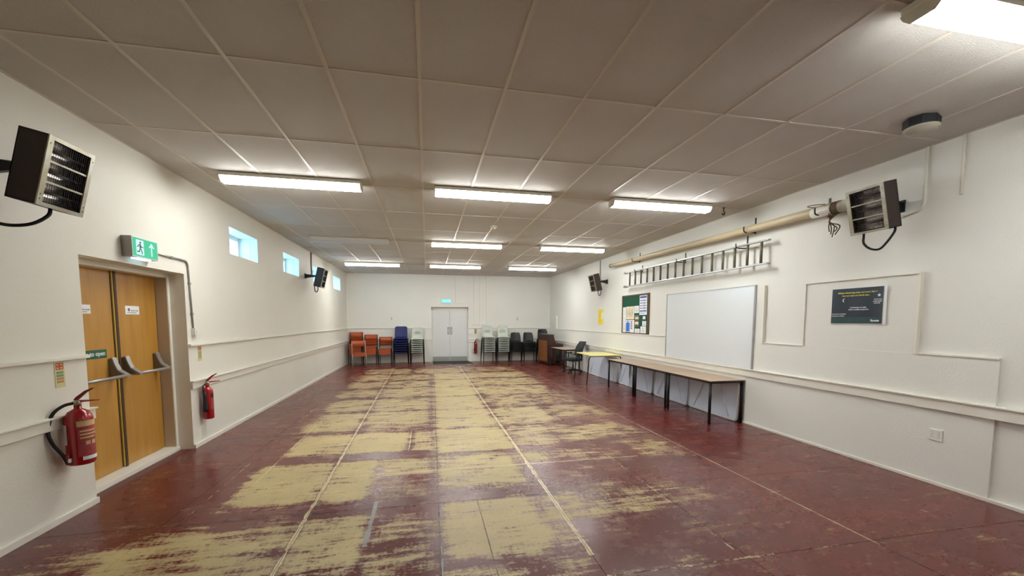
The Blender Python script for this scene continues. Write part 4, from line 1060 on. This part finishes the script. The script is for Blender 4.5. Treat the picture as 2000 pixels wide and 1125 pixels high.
bb.add(bkv+[(p[0], p[1]+.022, p[2]) for p in bkv], [(k*(nb+1)+i, k*(nb+1)+i+1, (k+1)*(nb+1)+i+1, (k+1)*(nb+1)+i) for k in range(nk) for i in range(nb)] +
       [(nn+k*(nb+1)+i, nn+(k+1)*(nb+1)+i, nn+(k+1)*(nb+1)+i+1, nn+k*(nb+1)+i+1) for k in range(nk) for i in range(nb)] +
       [(i, nn+i, nn+i+1, i+1) for i in range(nb)] + [(nk*(nb+1)+i, nk*(nb+1)+i+1, nn+nk*(nb+1)+i+1, nn+nk*(nb+1)+i) for i in range(nb)] +
       [(k*(nb+1), (k+1)*(nb+1), nn+(k+1)*(nb+1), nn+k*(nb+1)) for k in range(nk)] + [(k*(nb+1)+nb, nn+k*(nb+1)+nb, nn+(k+1)*(nb+1)+nb, (k+1)*(nb+1)+nb) for k in range(nk)], True)
bb.build('backrest', 'rubber', t)
MB().tube(smooth_path([(0, .10, .35), (0, .24, .36), (0, .29, .44), (0, .29, .60), (0, .33, .72)]), .026, 8).build('back_support', 'black', t)
for s_ in (-1, 1):
    MB().tube(smooth_path([(s_*.20, .0, .37), (s_*.275, .0, .39), (s_*.285, 0, .46), (s_*.285, 0, .56)]), .018, 8).build('arm_post', 'black', t)
    MB().rbox((s_*.285-.04, -.14, .56), (s_*.285+.04, .12, .588), .025, 'z').build('arm_pad', 'rubber', t, bevel=.006)

# ============================================================ PIANO
t = tag(empty('piano', (4.045, 13.37, 0)), 'upright mahogany piano seen from its cloth-panelled back and end', 'piano')
L_ = 1.24; H = 1.065
for y0 in (0, L_-.035):
    MB().prism([(0, .07), (0, H-.02), (.195, H-.02), (.285, .74), (.285, .07)], 'y', y0, y0+.035).build('end_panel', 'mahog', t, bevel=.003)
MB().box((-.012, -.012, H-.02), (.225, L_+.012, H)).build('lid', 'mahog', t, bevel=.004)
MB().prism([(.190, H-.02), (.205, H-.02), (.290, .76), (.275, .76)], 'y', .035, L_-.035).build('front_panel', 'mahog', t)
MB().box((.26, .035, .09), (.275, L_-.035, .60)).build('lower_panel', 'mahog', t)
MB().box((.20, -.004, .60), (.535, L_+.004, .635)).build('key_bed', 'mahog', t, bevel=.003)
for y0 in (-.004, L_-.046): MB().box((.28, y0, .635), (.535, y0+.05, .715)).build('key_cheek', 'mahog', t, bevel=.004)
MB().prism([(.285, .74), (.30, .74), (.52, .725), (.525, .70), (.285, .70)], 'y', .046, L_-.046).build('fallboard', 'mahog', t)
MB().box((.30, .05, .635), (.515, L_-.05, .655)).build('keyboard', 'paper', t)
for y0 in (.02, L_-.08): MB().prism([(.44, .02), (.50, .02), (.51, .60), (.43, .60)], 'y', y0, y0+.055).build('leg', 'mahog', t, bevel=.004)
MB().box((0, 0, .03), (.54, L_, .075)).build('base', 'mahog', t, bevel=.004)
MB().box((-.006, .06, .12), (.006, L_-.06, H-.22)).build('back_cloth', 'cloth', t)
fb = MB(); fb.box((-.010, .0, H-.22), (.01, L_, H-.02)); fb.box((-.010, .0, .07), (.01, L_, .12)); fb.box((-.010, 0, .12), (.01, .06, H-.22)); fb.box((-.010, L_-.06, .12), (.01, L_, H-.22))
fb.build('back_frame', 'mahog', t, bevel=.003)
for xx in (.05, .47):
    for y0 in (.08, L_-.08):
        MB().lathe([(.015, -.012), (.017, 0), (.015, .012)], 10, Matrix.Translation((xx, y0, .0165)) @ Matrix.Rotation(PI/2, 4, 'X')).build('caster', 'tube_black', t)

# mat
tag(MB().prism([(.205, 14.60), (1.62, 14.50), (1.50, 15.46), (.21, 15.46)], 'z', 0, .012).build('door_mat', 'mat', bevel=.003), 'dark grey-green door mat in front of the white doors', 'mat')
